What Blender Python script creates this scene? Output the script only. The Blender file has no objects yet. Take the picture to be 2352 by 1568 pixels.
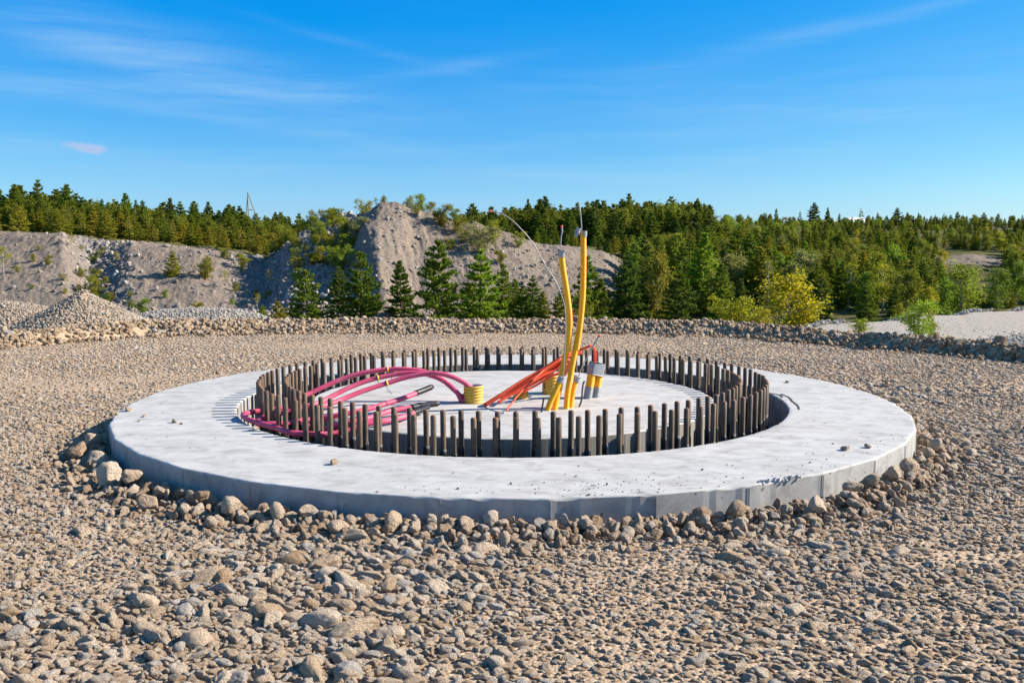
import bpy, bmesh, math, random
import numpy as np
from mathutils import Vector, Matrix
R = math.radians
S = bpy.context.scene
C = S.collection

# ------------------------------------------------------------------ camera, light, exposure
HC = 1.427                      # eye height above the gravel pad
FPX, TILT = 1998.6, 0.0992      # focal length in pixels of a 2352 px wide picture, downward tilt
cam = bpy.data.objects.new("camera", bpy.data.cameras.new("camera"))
C.objects.link(cam)
cam.location = (0, 0, HC)
cam.rotation_euler = (math.pi / 2 - TILT, 0, 0)
cam.data.sensor_width = 36
cam.data.lens = 36 * FPX / 2352
cam.data.clip_start = 0.05
cam.data.clip_end = 8000
cam.data.dof.use_dof = True
cam.data.dof.focus_distance = 6.6
cam.data.dof.aperture_fstop = 13
S.camera = cam

SUN_EL, SUN_AZ = R(30.5), R(7.0)      # azimuth measured from +x towards +y
sun = bpy.data.objects.new("sun", bpy.data.lights.new("sun", 'SUN'))
C.objects.link(sun)
sun.data.energy = 5.0
sun.data.angle = R(0.53)
sun.data.color = (1.0, 0.915, 0.79)
sd = Vector((math.cos(SUN_EL) * math.cos(SUN_AZ), math.cos(SUN_EL) * math.sin(SUN_AZ), math.sin(SUN_EL)))
sun.rotation_euler = sd.to_track_quat('Z', 'Y').to_euler()

S.view_settings.view_transform = 'Standard'
S.view_settings.look = 'None'
S.view_settings.exposure = 0.95
S.view_settings.gamma = 1.0

W = bpy.data.worlds.new("World")
S.world = W
W.use_nodes = True


def nd(nt, typ, **kw):
    n = nt.nodes.new(typ)
    for k, v in kw.items():
        setattr(n, k, v)
    return n


def mth(nt, op, a, b=None, c=None, clamp=False):
    n = nt.nodes.new('ShaderNodeMath')
    n.operation = op
    n.use_clamp = clamp
    for i, x in enumerate((a, b, c)):
        if x is None:
            continue
        if isinstance(x, (int, float)):
            n.inputs[i].default_value = x
        else:
            nt.links.new(x, n.inputs[i])
    return n.outputs[0]


def mixc(nt, f, a, b, blend='MIX'):
    n = nt.nodes.new('ShaderNodeMix')
    n.data_type = 'RGBA'
    n.blend_type = blend
    for s, x in ((n.inputs[0], f), (n.inputs[6], a), (n.inputs[7], b)):
        if isinstance(x, (int, float)):
            s.default_value = x
        elif isinstance(x, tuple):
            s.default_value = x if len(x) == 4 else (*x, 1)
        else:
            nt.links.new(x, s)
    return n.outputs[2]


def ramp(nt, f, stops, interp='LINEAR'):
    n = nt.nodes.new('ShaderNodeValToRGB')
    n.color_ramp.interpolation = interp
    e = n.color_ramp.elements
    while len(e) < len(stops):
        e.new(0.5)
    for el, (p, c) in zip(e, stops):
        el.position = p
        el.color = c if len(c) == 4 else (*c, 1)
    nt.links.new(f, n.inputs[0])
    return n.outputs[0]


def noise(nt, vec, scale, detail=4, rough=0.55, dist=0.0, out=0):
    n = nt.nodes.new('ShaderNodeTexNoise')
    n.inputs['Scale'].default_value = scale
    n.inputs['Detail'].default_value = detail
    n.inputs['Roughness'].default_value = rough
    n.inputs['Distortion'].default_value = dist
    if vec is not None:
        nt.links.new(vec, n.inputs['Vector'])
    return n.outputs[out]


def mapping(nt, vec, scale=(1, 1, 1), rot=(0, 0, 0), loc=(0, 0, 0)):
    n = nt.nodes.new('ShaderNodeMapping')
    n.inputs['Scale'].default_value = scale
    n.inputs['Rotation'].default_value = rot
    n.inputs['Location'].default_value = loc
    nt.links.new(vec, n.inputs['Vector'])
    return n.outputs[0]


def build_world():
    nt = W.node_tree
    nt.nodes.clear()
    out = nd(nt, 'ShaderNodeOutputWorld')
    bg = nd(nt, 'ShaderNodeBackground')
    bg.inputs['Strength'].default_value = 0.10
    sky = nd(nt, 'ShaderNodeTexSky')
    sky.sky_type = 'NISHITA'
    sky.sun_disc = False
    sky.sun_elevation = SUN_EL
    sky.sun_rotation = R(90) - SUN_AZ
    sky.altitude = 100
    sky.air_density = 1.0
    sky.dust_density = 0.35
    sky.ozone_density = 2.2
    hs = nd(nt, 'ShaderNodeHueSaturation')
    hs.inputs['Saturation'].default_value = 1.35
    hs.inputs['Value'].default_value = 1.0
    nt.links.new(sky.outputs[0], hs.inputs['Color'])
    tc = nd(nt, 'ShaderNodeTexCoord')
    sep = nd(nt, 'ShaderNodeSeparateXYZ')
    nt.links.new(tc.outputs['Generated'], sep.inputs[0])
    # deep polarised-looking blue: per channel gain and offset, fading out towards the zenith
    ss = nd(nt, 'ShaderNodeSeparateColor')
    nt.links.new(hs.outputs[0], ss.inputs[0])
    K = 1 / (0.1 * 2 ** 0.95)
    rr = mth(nt, 'MAXIMUM', mth(nt, 'MULTIPLY_ADD', ss.outputs[0], 0.70 * 0.1366 * K, -0.0735 * K), 0.02)
    gg = mth(nt, 'MULTIPLY_ADD', ss.outputs[1], 0.76 * 0.1366 * K, 0.08 * K)
    bb = mth(nt, 'MULTIPLY_ADD', ss.outputs[2], 0.39 * 0.1366 * K, 0.64 * K)
    cmb = nd(nt, 'ShaderNodeCombineColor')
    for i, x in enumerate((rr, gg, bb)):
        nt.links.new(x, cmb.inputs[i])
    fade = mth(nt, 'SUBTRACT', 1.0, mth(nt, 'MULTIPLY', mth(nt, 'SUBTRACT', sep.outputs[2], 0.36), 3.0, None, True))
    skyc = mixc(nt, mth(nt, 'MULTIPLY_ADD', fade, 0.9, 0.1), mixc(nt, 1.0, hs.outputs[0], (1.15, 0.98, 0.80), 'MULTIPLY'), cmb.outputs[0])
    az = mth(nt, 'ARCTAN2', sep.outputs[0], sep.outputs[1])       # 0 = straight ahead, + right
    el = mth(nt, 'ARCSINE', sep.outputs[2])
    # high thin cirrus: long streaks, slightly tilted
    cb = nd(nt, 'ShaderNodeCombineXYZ')
    nt.links.new(az, cb.inputs[0])
    nt.links.new(el, cb.inputs[1])
    warp = noise(nt, mapping(nt, cb.outputs[0], (3, 6, 1)), 1.0, 3, 0.6, 0, 1)
    wv = nd(nt, 'ShaderNodeVectorMath', operation='MULTIPLY_ADD')
    nt.links.new(warp, wv.inputs[0])
    wv.inputs[1].default_value = (0.10, 0.035, 0)
    nt.links.new(cb.outputs[0], wv.inputs[2])
    fine = noise(nt, mapping(nt, wv.outputs[0], (5.0, 62, 1), (0, 0, R(7))), 1.0, 6, 0.62)
    broad = noise(nt, mapping(nt, cb.outputs[0], (2.2, 9, 1), (0, 0, R(9)), (1.7, 0.4, 0)), 1.0, 2, 0.5)

    def blob(u, v, su, sv, rot):
        a0 = math.atan((u - 1176) / FPX)
        e0 = TILT * -1 + math.atan((784 - v) / FPX)
        x = mth(nt, 'SUBTRACT', az, a0)
        y = mth(nt, 'SUBTRACT', el, e0)
        c, s = math.cos(rot), math.sin(rot)
        xr = mth(nt, 'ADD', mth(nt, 'MULTIPLY', x, c), mth(nt, 'MULTIPLY', y, s))
        yr = mth(nt, 'SUBTRACT', mth(nt, 'MULTIPLY', y, c), mth(nt, 'MULTIPLY', x, s))
        q = mth(nt, 'ADD', mth(nt, 'POWER', mth(nt, 'ABSOLUTE', mth(nt, 'DIVIDE', xr, su / FPX)), 2.0),
                mth(nt, 'POWER', mth(nt, 'ABSOLUTE', mth(nt, 'DIVIDE', yr, sv / FPX)), 2.0))
        return mth(nt, 'EXPONENT', mth(nt, 'MULTIPLY', q, -1.0))
    tot = None
    for (u, v, su, sv, rot, k) in ((330, 150, 330, 60, R(-9), 0.95), (640, 215, 330, 34, R(-7), 0.8),
                                   (150, 245, 330, 26, R(-2), 0.9), (1040, 155, 190, 15, R(9), 0.5),
                                   (620, 395, 560, 36, R(-1), 0.55), (1500, 250, 420, 60, R(-3), 0.45),
                                   (2150, 60, 480, 16, R(8), 0.55), (1900, 372, 330, 22, R(2), 0.6),
                                   (1950, 285, 190, 16, R(-5), 0.5), (2200, 230, 420, 90, R(4), 0.4),
                                   (1450, 410, 350, 20, R(-3), 0.55), (800, 320, 260, 40, R(-8), 0.4),
                                   (60, 360, 120, 14, 0, 0.4), (560, 292, 300, 12, R(-5), 0.55), (1260, 335, 340, 14, R(3), 0.45), (900, 465, 420, 14, R(-1), 0.5), (1700, 140, 300, 22, R(10), 0.35), (860, 120, 220, 10, R(-12), 0.35)):
        b = mth(nt, 'MULTIPLY', blob(u, v, su, sv, rot), k)
        tot = b if tot is None else mth(nt, 'ADD', tot, b)
    f1 = mth(nt, 'MULTIPLY', mth(nt, 'SUBTRACT', fine, 0.27), 2.1, None, True)
    b1 = mth(nt, 'MULTIPLY', mth(nt, 'SUBTRACT', broad, 0.42), 1.6, None, True)
    cir = mth(nt, 'ADD', mth(nt, 'MULTIPLY', tot, f1), mth(nt, 'MULTIPLY', mth(nt, 'MULTIPLY', b1, f1), 0.16))
    cir = mth(nt, 'MULTIPLY', cir, 0.40, None, True)
    c1 = mixc(nt, cir, skyc, (0.50 * K, 0.72 * K, 0.95 * K))
    # one tiny low cumulus
    pn = noise(nt, mapping(nt, cb.outputs[0], (70, 130, 1)), 1.0, 4, 0.6)
    cu = mth(nt, 'ADD', mth(nt, 'ADD', blob(230, 366, 30, 11, 0), mth(nt, 'MULTIPLY', blob(190, 361, 40, 10, R(-8)), 0.7)),
             mth(nt, 'MULTIPLY', mth(nt, 'SUBTRACT', pn, 0.5), 1.0))
    cu = mth(nt, 'MULTIPLY', mth(nt, 'SUBTRACT', cu, 0.35), 1.6, None, True)
    cu = mth(nt, 'MULTIPLY', cu, 0.9)
    c2 = mixc(nt, cu, c1, (0.44 * K, 0.58 * K, 0.86 * K))
    nt.links.new(c2, bg.inputs['Color'])
    nt.links.new(bg.outputs[0], out.inputs[0])


build_world()


# ------------------------------------------------------------------ helpers
def ray(u, v):
    X, Y = (u - 1176) / FPX, (v - 784) / FPX
    ct, st = math.cos(TILT), math.sin(TILT)
    return Vector((X, ct - Y * st, -st - Y * ct))


def atz(u, v, z):
    """point seen at picture position (u, v), at height z"""
    d = ray(u, v)
    return d * ((z - HC) / d.z) + Vector((0, 0, HC))


def aty(u, v, y):
    """point seen at picture position (u, v), y metres ahead"""
    d = ray(u, v)
    return d * (y / d.y) + Vector((0, 0, HC))


def zat(v, y):
    return HC - y * math.tan(TILT + math.atan((v - 784) / FPX))


def tag(o, label=None, cat=None, group=None, kind=None):
    if label:
        o["label"] = label
    if cat:
        o["category"] = cat
    if group:
        o["group"] = group
    if kind:
        o["kind"] = kind
    return o


def link(o, parent=None):
    C.objects.link(o)
    if parent:
        o.parent = parent
    return o


def empty(name, loc=(0, 0, 0)):
    o = bpy.data.objects.new(name, None)
    o.location = loc
    o.empty_display_size = 0.1
    return link(o)


def mesh_np(name, verts, faces, mat=None, smooth=True):
    me = bpy.data.meshes.new(name)
    me.from_pydata([tuple(v) for v in verts], [], [tuple(f) for f in faces])
    if smooth:
        me.polygons.foreach_set('use_smooth', [True] * len(me.polygons))
    if mat:
        me.materials.append(mat)
    me.update()
    return me


def mesh_fast(name, V, F, mat=None, smooth=True):
    """V (n,3) array, F (m,k) array with the same k for every face"""
    V = np.asarray(V, np.float32)
    F = np.asarray(F, np.int32)
    me = bpy.data.meshes.new(name)
    me.vertices.add(len(V))
    me.vertices.foreach_set('co', V.ravel())
    k = F.shape[1]
    me.loops.add(F.size)
    me.loops.foreach_set('vertex_index', F.ravel())
    me.polygons.add(len(F))
    me.polygons.foreach_set('loop_start', np.arange(0, F.size, k, dtype=np.int32))
    me.polygons.foreach_set('loop_total', np.full(len(F), k, np.int32))
    me.polygons.foreach_set('use_smooth', np.full(len(F), smooth, bool))
    if mat:
        me.materials.append(mat)
    me.update(calc_edges=True)
    me.validate()
    return me


def add_attr(me, name, arr, typ='FLOAT', dom='POINT'):
    a = me.attributes.new(name, typ, dom)
    key = {'FLOAT': 'value', 'INT': 'value', 'BOOLEAN': 'value', 'FLOAT_VECTOR': 'vector', 'FLOAT_COLOR': 'color'}[typ]
    a.data.foreach_set(key, np.ascontiguousarray(arr).ravel())


def ob(name, me, parent=None, loc=(0, 0, 0), rot=(0, 0, 0), scale=(1, 1, 1)):
    o = bpy.data.objects.new(name, me)
    o.location, o.rotation_euler, o.scale = loc, rot, scale
    return link(o, parent)


class VN:
    """value noise, numpy"""
    def __init__(s, seed):
        s.t = np.random.RandomState(seed).rand(256, 256)

    def __call__(s, x, y):
        x = np.asarray(x, float)
        y = np.asarray(y, float)
        xi, yi = np.floor(x).astype(int), np.floor(y).astype(int)
        fx, fy = x - xi, y - yi
        fx, fy = fx * fx * (3 - 2 * fx), fy * fy * (3 - 2 * fy)
        t = s.t
        a, b = t[xi & 255, yi & 255], t[(xi + 1) & 255, yi & 255]
        c, d = t[xi & 255, (yi + 1) & 255], t[(xi + 1) & 255, (yi + 1) & 255]
        return (a * (1 - fx) + b * fx) * (1 - fy) + (c * (1 - fx) + d * fx) * fy

    def fbm(s, x, y, o=4, g=0.5):
        r, a, n = 0, 1, 0
        for i in range(o):
            r = r + a * s(x * 2 ** i + 13.7 * i, y * 2 ** i + 7.3 * i)
            n += a
            a *= g
        return r / n


vn, vn2, vn3 = VN(1), VN(2), VN(3)


# ------------------------------------------------------------------ materials
def material(name):
    m = bpy.data.materials.new(name)
    m.use_nodes = True
    nt = m.node_tree
    b = nt.nodes['Principled BSDF']
    return m, nt, b


def bump(nt, b, h, strength, dist):
    n = nd(nt, 'ShaderNodeBump')
    n.inputs['Strength'].default_value = strength
    n.inputs['Distance'].default_value = dist
    nt.links.new(h, n.inputs['Height'])
    nt.links.new(n.outputs[0], b.inputs['Normal'])


def objco(nt):
    return nd(nt, 'ShaderNodeTexCoord').outputs['Object']


def geopos(nt):
    return nd(nt, 'ShaderNodeNewGeometry').outputs['Position']


def mat_rock(name, stops, white=0.1, speck=0.75):
    m, nt, b = material(name)
    oi = nd(nt, 'ShaderNodeObjectInfo')
    rnd = oi.outputs['Random']
    base = ramp(nt, rnd, stops)
    co = objco(nt)
    off = nd(nt, 'ShaderNodeVectorMath', operation='ADD')
    nt.links.new(co, off.inputs[0])
    cc = nd(nt, 'ShaderNodeCombineXYZ')
    nt.links.new(mth(nt, 'MULTIPLY', rnd, 37.0), cc.inputs[0])
    nt.links.new(cc.outputs[0], off.inputs[1])
    n1 = noise(nt, off.outputs[0], 2.2, 5, 0.62)
    n2 = noise(nt, off.outputs[0], 13.0, 6, 0.72)
    col = mixc(nt, speck, base, ramp(nt, n2, [(0.32, (0.16, 0.13, 0.10)), (0.44, (0.55, 0.52, 0.48)), (0.62, (0.90, 0.88, 0.85))]), 'SOFT_LIGHT')
    pat = mth(nt, 'MULTIPLY', mth(nt, 'SUBTRACT', n1, 0.58), 6.0, None, True)
    col = mixc(nt, mth(nt, 'MULTIPLY', pat, 0.45), col, (0.50, 0.45, 0.39))
    fr = mth(nt, 'FRACT', mth(nt, 'MULTIPLY', rnd, 91.7))
    iswhite = mth(nt, 'LESS_THAN', fr, white)
    col = mixc(nt, mth(nt, 'MULTIPLY', iswhite, 0.6), col, mixc(nt, n1, (0.30, 0.30, 0.30), (0.58, 0.56, 0.53)))
    nt.links.new(col, b.inputs['Base Color'])
    b.inputs['Roughness'].default_value = 0.93
    b.inputs['Specular IOR Level'].default_value = 0.2
    h = mth(nt, 'ADD', mth(nt, 'MULTIPLY', n1, 1.0), mth(nt, 'MULTIPLY', n2, 0.6))
    bump(nt, b, h, 0.9, 0.07)
    return m


TAN = [(0.0, (0.43, 0.288, 0.182)), (0.15, (0.55, 0.396, 0.27)), (0.45, (0.62, 0.466, 0.34)), (0.75, (0.655, 0.52, 0.395)), (0.92, (0.67, 0.56, 0.46)), (1.0, (0.50, 0.46, 0.42))]
M_ROCK = mat_rock('limestone', TAN, 0.06)
M_ROCK_BERM = mat_rock('berm_stone', [(0.0, (0.27, 0.18, 0.115)), (0.4, (0.39, 0.28, 0.185)), (0.8, (0.48, 0.36, 0.25)), (1.0, (0.55, 0.43, 0.315))], 0.02)
M_ROCK_RIM = mat_rock('rim_stone', [(0.0, (0.37, 0.25, 0.165)), (0.4, (0.52, 0.385, 0.275)), (0.8, (0.60, 0.46, 0.345)), (1.0, (0.65, 0.53, 0.42))], 0.05)
M_ROCK_WHITE = mat_rock('white_gravel', [(0.0, (0.38, 0.345, 0.30)), (0.5, (0.48, 0.445, 0.40)), (1.0, (0.60, 0.57, 0.52))], 0.1)
M_ROCK_PILE = mat_rock('pile_gravel', [(0.0, (0.34, 0.265, 0.20)), (0.5, (0.47, 0.385, 0.305)), (1.0, (0.56, 0.485, 0.40))], 0.06)
M_ROCK_BANK = mat_rock('bank_gravel', [(0.0, (0.30, 0.275, 0.25)), (0.5, (0.40, 0.375, 0.345)), (1.0, (0.52, 0.49, 0.45))], 0.1)
M_ROCK_GREY = mat_rock('quarry_stone', [(0.0, (0.17, 0.148, 0.132)), (0.5, (0.29, 0.255, 0.228)), (1.0, (0.40, 0.36, 0.32))], 0.05)


def mat_ground():
    m, nt, b = material('gravel_fines')
    p = geopos(nt)
    n1 = noise(nt, p, 1.1, 5, 0.6)
    n2 = noise(nt, p, 45, 5, 0.7)
    v = nd(nt, 'ShaderNodeTexVoronoi')
    v.inputs['Scale'].default_value = 55
    nt.links.new(p, v.inputs['Vector'])
    c = mixc(nt, n1, (0.39, 0.29, 0.205), (0.51, 0.395, 0.295))
    c = mixc(nt, 0.5, c, ramp(nt, n2, [(0.3, (0.2, 0.15, 0.1)), (0.5, (0.5, 0.43, 0.35)), (0.75, (0.9, 0.84, 0.75))]), 'SOFT_LIGHT')
    bwv = nd(nt, 'ShaderNodeRGBToBW')
    nt.links.new(v.outputs['Color'], bwv.inputs[0])
    c = mixc(nt, 0.5, c, bwv.outputs[0], 'SOFT_LIGHT')
    nt.links.new(c, b.inputs['Base Color'])
    b.inputs['Roughness'].default_value = 0.95
    b.inputs['Specular IOR Level'].default_value = 0.15
    h = mth(nt, 'SUBTRACT', mth(nt, 'MULTIPLY', n2, 0.5), v.outputs['Distance'])
    bump(nt, b, h, 0.7, 0.009)
    return m


def mat_terrain():
    """quarry soil; colours follow vertex masks: r = pale road, g = plants, b = dark rubble"""
    m, nt, b = material('quarry_soil')
    p = geopos(nt)
    at = nd(nt, 'ShaderNodeAttribute', attribute_name='mask')
    sp = nd(nt, 'ShaderNodeSeparateColor')
    nt.links.new(at.outputs['Color'], sp.inputs[0])
    n0 = noise(nt, p, 0.22, 4, 0.6)
    n1 = noise(nt, p, 1.5, 6, 0.68)
    n2 = noise(nt, p, 6.5, 5, 0.75)
    run = noise(nt, mapping(nt, p, (1.6, 0.45, 0.25), (0, 0, R(14))), 1.0, 5, 0.65)
    soil = mixc(nt, n0, (0.18, 0.15, 0.125), (0.27, 0.228, 0.19))
    soil = mixc(nt, mth(nt, 'MULTIPLY', mth(nt, 'SUBTRACT', run, 0.45), 2.5, None, True), soil, (0.29, 0.225, 0.175))
    soil = mixc(nt, 0.8, soil, ramp(nt, n2, [(0.3, (0.18, 0.16, 0.15)), (0.5, (0.5, 0.48, 0.46)), (0.72, (0.92, 0.9, 0.88))]), 'SOFT_LIGHT')
    rub = ramp(nt, n2, [(0.36, (0.11, 0.10, 0.10)), (0.5, (0.23, 0.21, 0.205)), (0.62, (0.36, 0.33, 0.31)), (0.8, (0.50, 0.47, 0.44))])
    fb = mth(nt, 'MULTIPLY', sp.outputs[2], mth(nt, 'ADD', 0.35, n1), None, True)
    c = mixc(nt, fb, soil, rub)
    veg = mixc(nt, n1, (0.055, 0.065, 0.018), (0.17, 0.145, 0.05))
    fv = mth(nt, 'MULTIPLY', mth(nt, 'SUBTRACT', mth(nt, 'ADD', mth(nt, 'MULTIPLY', sp.outputs[1], 1.5), n1), 0.95), 2.6, None, True)
    c = mixc(nt, fv, c, veg)
    road = mixc(nt, n1, (0.40, 0.345, 0.285), (0.52, 0.465, 0.40))
    road = mixc(nt, 0.45, road, ramp(nt, noise(nt, p, 22, 5, 0.75), [(0.3, (0.2, 0.2, 0.2)), (0.7, (0.85, 0.85, 0.85))]), 'SOFT_LIGHT')
    c = mixc(nt, sp.outputs[0], c, road)
    nt.links.new(c, b.inputs['Base Color'])
    b.inputs['Roughness'].default_value = 0.95
    b.inputs['Specular IOR Level'].default_value = 0.12
    h = mth(nt, 'ADD', mth(nt, 'MULTIPLY', n1, 0.6), mth(nt, 'MULTIPLY', n2, 0.5))
    bump(nt, b, h, 0.9, 0.25)
    return m


def mat_concrete(name, lo, hi, side=False, dark_edge=False):
    m, nt, b = material(name)
    p = geopos(nt)
    n0 = noise(nt, p, 0.9, 4, 0.6, 0.6)
    st = noise(nt, mapping(nt, p, (5.0, 8.0, 6.0), (0, 0, R(20))), 1.0, 6, 0.66, 0.7)
    n2 = noise(nt, p, 60, 4, 0.7)
    c = mixc(nt, n0, lo, hi)
    c = mixc(nt, 0.42, c, ramp(nt, st, [(0.36, (0.14, 0.135, 0.13)), (0.47, (0.5, 0.5, 0.5)), (0.62, (0.80, 0.80, 0.80))]), 'SOFT_LIGHT')
    c = mixc(nt, 0.25, c, ramp(nt, n2, [(0.3, (0.3, 0.3, 0.3)), (0.7, (0.7, 0.7, 0.7))]), 'SOFT_LIGHT')
    blo = noise(nt, mapping(nt, p, (1.5, 2.0, 1), (0, 0, R(-12))), 1.0, 7, 0.68, 0.4)
    c = mixc(nt, 0.34, c, ramp(nt, blo, [(0.34, (0.26, 0.255, 0.25)), (0.48, (0.5, 0.5, 0.5)), (0.66, (0.70, 0.70, 0.70))]), 'SOFT_LIGHT')
    scr = noise(nt, mapping(nt, p, (3.5, 38, 1), (0, 0, R(24))), 1.0, 5, 0.7, 1.5)
    c = mixc(nt, 0.22 if not side else 0.0, c, ramp(nt, scr, [(0.38, (0.2, 0.2, 0.2)), (0.5, (0.5, 0.5, 0.5)), (0.62, (0.75, 0.75, 0.75))]), 'SOFT_LIGHT')
    if not side:
        # brownish dried puddle stains and hairline cracks
        s2 = noise(nt, p, 1.7, 5, 0.65, 0.4)
        f = mth(nt, 'MULTIPLY', mth(nt, 'SUBTRACT', s2, 0.585), 7, None, True)
        c = mixc(nt, mth(nt, 'MULTIPLY', f, 0.30), c, (0.36, 0.31, 0.26))
        v = nd(nt, 'ShaderNodeTexVoronoi', feature='DISTANCE_TO_EDGE')
        v.inputs['Scale'].default_value = 0.75
        wp = nd(nt, 'ShaderNodeVectorMath', operation='MULTIPLY_ADD')
        nt.links.new(noise(nt, p, 2.2, 4, 0.6, 0, 1), wp.inputs[0])
        wp.inputs[1].default_value = (0.55, 0.55, 0.3)
        nt.links.new(p, wp.inputs[2])
        nt.links.new(wp.outputs[0], v.inputs['Vector'])
        f = mth(nt, 'SUBTRACT', 1.0, mth(nt, 'MULTIPLY', v.outputs['Distance'], 160), None, True)
        f = mth(nt, 'MULTIPLY', f, mth(nt, 'MULTIPLY', mth(nt, 'SUBTRACT', noise(nt, p, 0.8, 2), 0.45), 5, None, True))
        c = mixc(nt, mth(nt, 'MULTIPLY', f, 0.35), c, (0.2, 0.18, 0.17))
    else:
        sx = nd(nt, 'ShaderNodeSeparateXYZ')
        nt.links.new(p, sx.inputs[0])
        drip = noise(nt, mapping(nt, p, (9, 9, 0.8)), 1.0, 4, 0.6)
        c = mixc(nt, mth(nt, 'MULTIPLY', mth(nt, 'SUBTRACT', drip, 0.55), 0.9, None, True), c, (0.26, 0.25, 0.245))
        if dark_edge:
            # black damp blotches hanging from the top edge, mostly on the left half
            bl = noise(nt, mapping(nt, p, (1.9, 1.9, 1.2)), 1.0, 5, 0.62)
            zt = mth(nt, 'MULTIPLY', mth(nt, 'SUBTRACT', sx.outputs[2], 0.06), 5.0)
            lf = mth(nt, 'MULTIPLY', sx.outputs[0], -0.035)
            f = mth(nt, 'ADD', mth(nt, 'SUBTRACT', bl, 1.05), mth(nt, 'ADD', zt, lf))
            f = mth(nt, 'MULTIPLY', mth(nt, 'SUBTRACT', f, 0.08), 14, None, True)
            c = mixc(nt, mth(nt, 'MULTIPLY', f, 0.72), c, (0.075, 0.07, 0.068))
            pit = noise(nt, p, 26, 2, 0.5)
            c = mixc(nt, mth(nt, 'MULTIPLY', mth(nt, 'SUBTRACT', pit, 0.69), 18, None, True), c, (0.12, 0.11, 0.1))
    nt.links.new(c, b.inputs['Base Color'])
    b.inputs['Roughness'].default_value = 0.85
    b.inputs['Specular IOR Level'].default_value = 0.25
    h = mth(nt, 'ADD', mth(nt, 'MULTIPLY', st, 0.7), mth(nt, 'MULTIPLY', n2, 0.35))
    bump(nt, b, h, 0.16, 0.006)
    return m


M_GROUND = mat_ground()
M_TERR = mat_terrain()
M_CONC = mat_concrete('trowelled_concrete', (0.405, 0.395, 0.378), (0.485, 0.472, 0.455))
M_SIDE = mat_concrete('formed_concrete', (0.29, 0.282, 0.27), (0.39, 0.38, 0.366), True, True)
M_CORE = mat_concrete('core_concrete', (0.41, 0.39, 0.37), (0.50, 0.48, 0.455))
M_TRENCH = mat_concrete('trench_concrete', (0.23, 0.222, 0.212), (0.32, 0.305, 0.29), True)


def mat_board():
    m, nt, b = material('board_marked_concrete')
    p = geopos(nt)
    at = nd(nt, 'ShaderNodeAttribute', attribute_name='ang')
    band = noise(nt, None, 1.0, 2, 0.5)
    n = nt.nodes[-1]
    cb = nd(nt, 'ShaderNodeCombineXYZ')
    nt.links.new(mth(nt, 'MULTIPLY', at.outputs['Fac'], 60.0), cb.inputs[0])
    nt.links.new(cb.outputs[0], band.node.inputs['Vector'])
    c = mixc(nt, band, (0.15, 0.14, 0.125), (0.38, 0.355, 0.32))
    gr = noise(nt, mapping(nt, p, (30, 30, 3)), 1.0, 5, 0.7)
    c = mixc(nt, 0.6, c, ramp(nt, gr, [(0.3, (0.25, 0.25, 0.25)), (0.7, (0.8, 0.8, 0.8))]), 'SOFT_LIGHT')
    nt.links.new(c, b.inputs['Base Color'])
    b.inputs['Roughness'].default_value = 0.9
    bump(nt, b, gr, 0.5, 0.01)
    return m


M_BOARD = mat_board()
M_CRACK = None


def mat_simple(name, col, rough=0.5, metal=0.0, spec=0.5, var=0.0, vscale=8.0, dirt=None, dirt_amt=0.3):
    m, nt, b = material(name)
    p = objco(nt)
    c = None
    if var or dirt:
        n1 = noise(nt, p, vscale, 4, 0.6)
        hi = tuple(min(1, x * (1 + var)) for x in col)
        lo = tuple(x * (1 - var) for x in col)
        c = mixc(nt, n1, lo, hi)
        if dirt:
            n2 = noise(nt, p, vscale * 2.3, 5, 0.7)
            c = mixc(nt, mth(nt, 'MULTIPLY', mth(nt, 'MULTIPLY', mth(nt, 'SUBTRACT', n2, 0.5), 5, None, True), dirt_amt), c, dirt)
        nt.links.new(c, b.inputs['Base Color'])
    else:
        b.inputs['Base Color'].default_value = (*col, 1)
    b.inputs['Roughness'].default_value = rough
    b.inputs['Metallic'].default_value = metal
    b.inputs['Specular IOR Level'].default_value = spec
    return m


M_YELLOW = mat_simple('yellow_plastic', (0.86, 0.41, 0.004), 0.45, 0, 0.35, 0.05, 6, (0.6, 0.42, 0.16), 0.15)
M_YELLOW2 = mat_simple('dusty_yellow_plastic', (0.66, 0.37, 0.03), 0.5, 0, 0.4, 0.12, 8, (0.5, 0.40, 0.25), 0.6)
M_PINK = mat_simple('pink_cable_jacket', (0.60, 0.075, 0.155), 0.5, 0, 0.4, 0.14, 3, (0.62, 0.30, 0.31), 0.35)
M_PINKIN = mat_simple('pale_inner_liner', (0.60, 0.45, 0.44), 0.6)
M_ORANGE = mat_simple('orange_tube', (0.78, 0.085, 0.028), 0.45, 0, 0.4, 0.1, 5, (0.8, 0.25, 0.13), 0.3)
M_RED = mat_simple('red_end_cap', (0.80, 0.09, 0.04), 0.5)
M_BLACK = mat_simple('black_heat_shrink', (0.022, 0.021, 0.022), 0.4, 0, 0.4, 0.2, 20)
M_TAPE = mat_simple('grey_duct_tape', (0.27, 0.285, 0.31), 0.42, 0.15, 0.5, 0.15, 25)
M_WIRE = mat_simple('grey_wire', (0.34, 0.335, 0.32), 0.5, 0.2, 0.5, 0.1, 20)
M_REBAR = mat_simple('dark_steel_rod', (0.07, 0.065, 0.062), 0.6, 0.5, 0.5, 0.3, 30)
M_SLEEVE = mat_simple('black_sleeve', (0.013, 0.014, 0.016), 0.45, 0, 0.4, 0.3, 30, (0.09, 0.085, 0.08), 0.25)
M_TIE = mat_simple('yellow_tie', (0.72, 0.52, 0.03), 0.5)
M_FLOOR = mat_simple('shade_toned_grout', (0.055, 0.05, 0.046), 0.8, 0, 0.3, 0.4, 6)  # trench floor, the deep shade down there put into its colour
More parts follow.
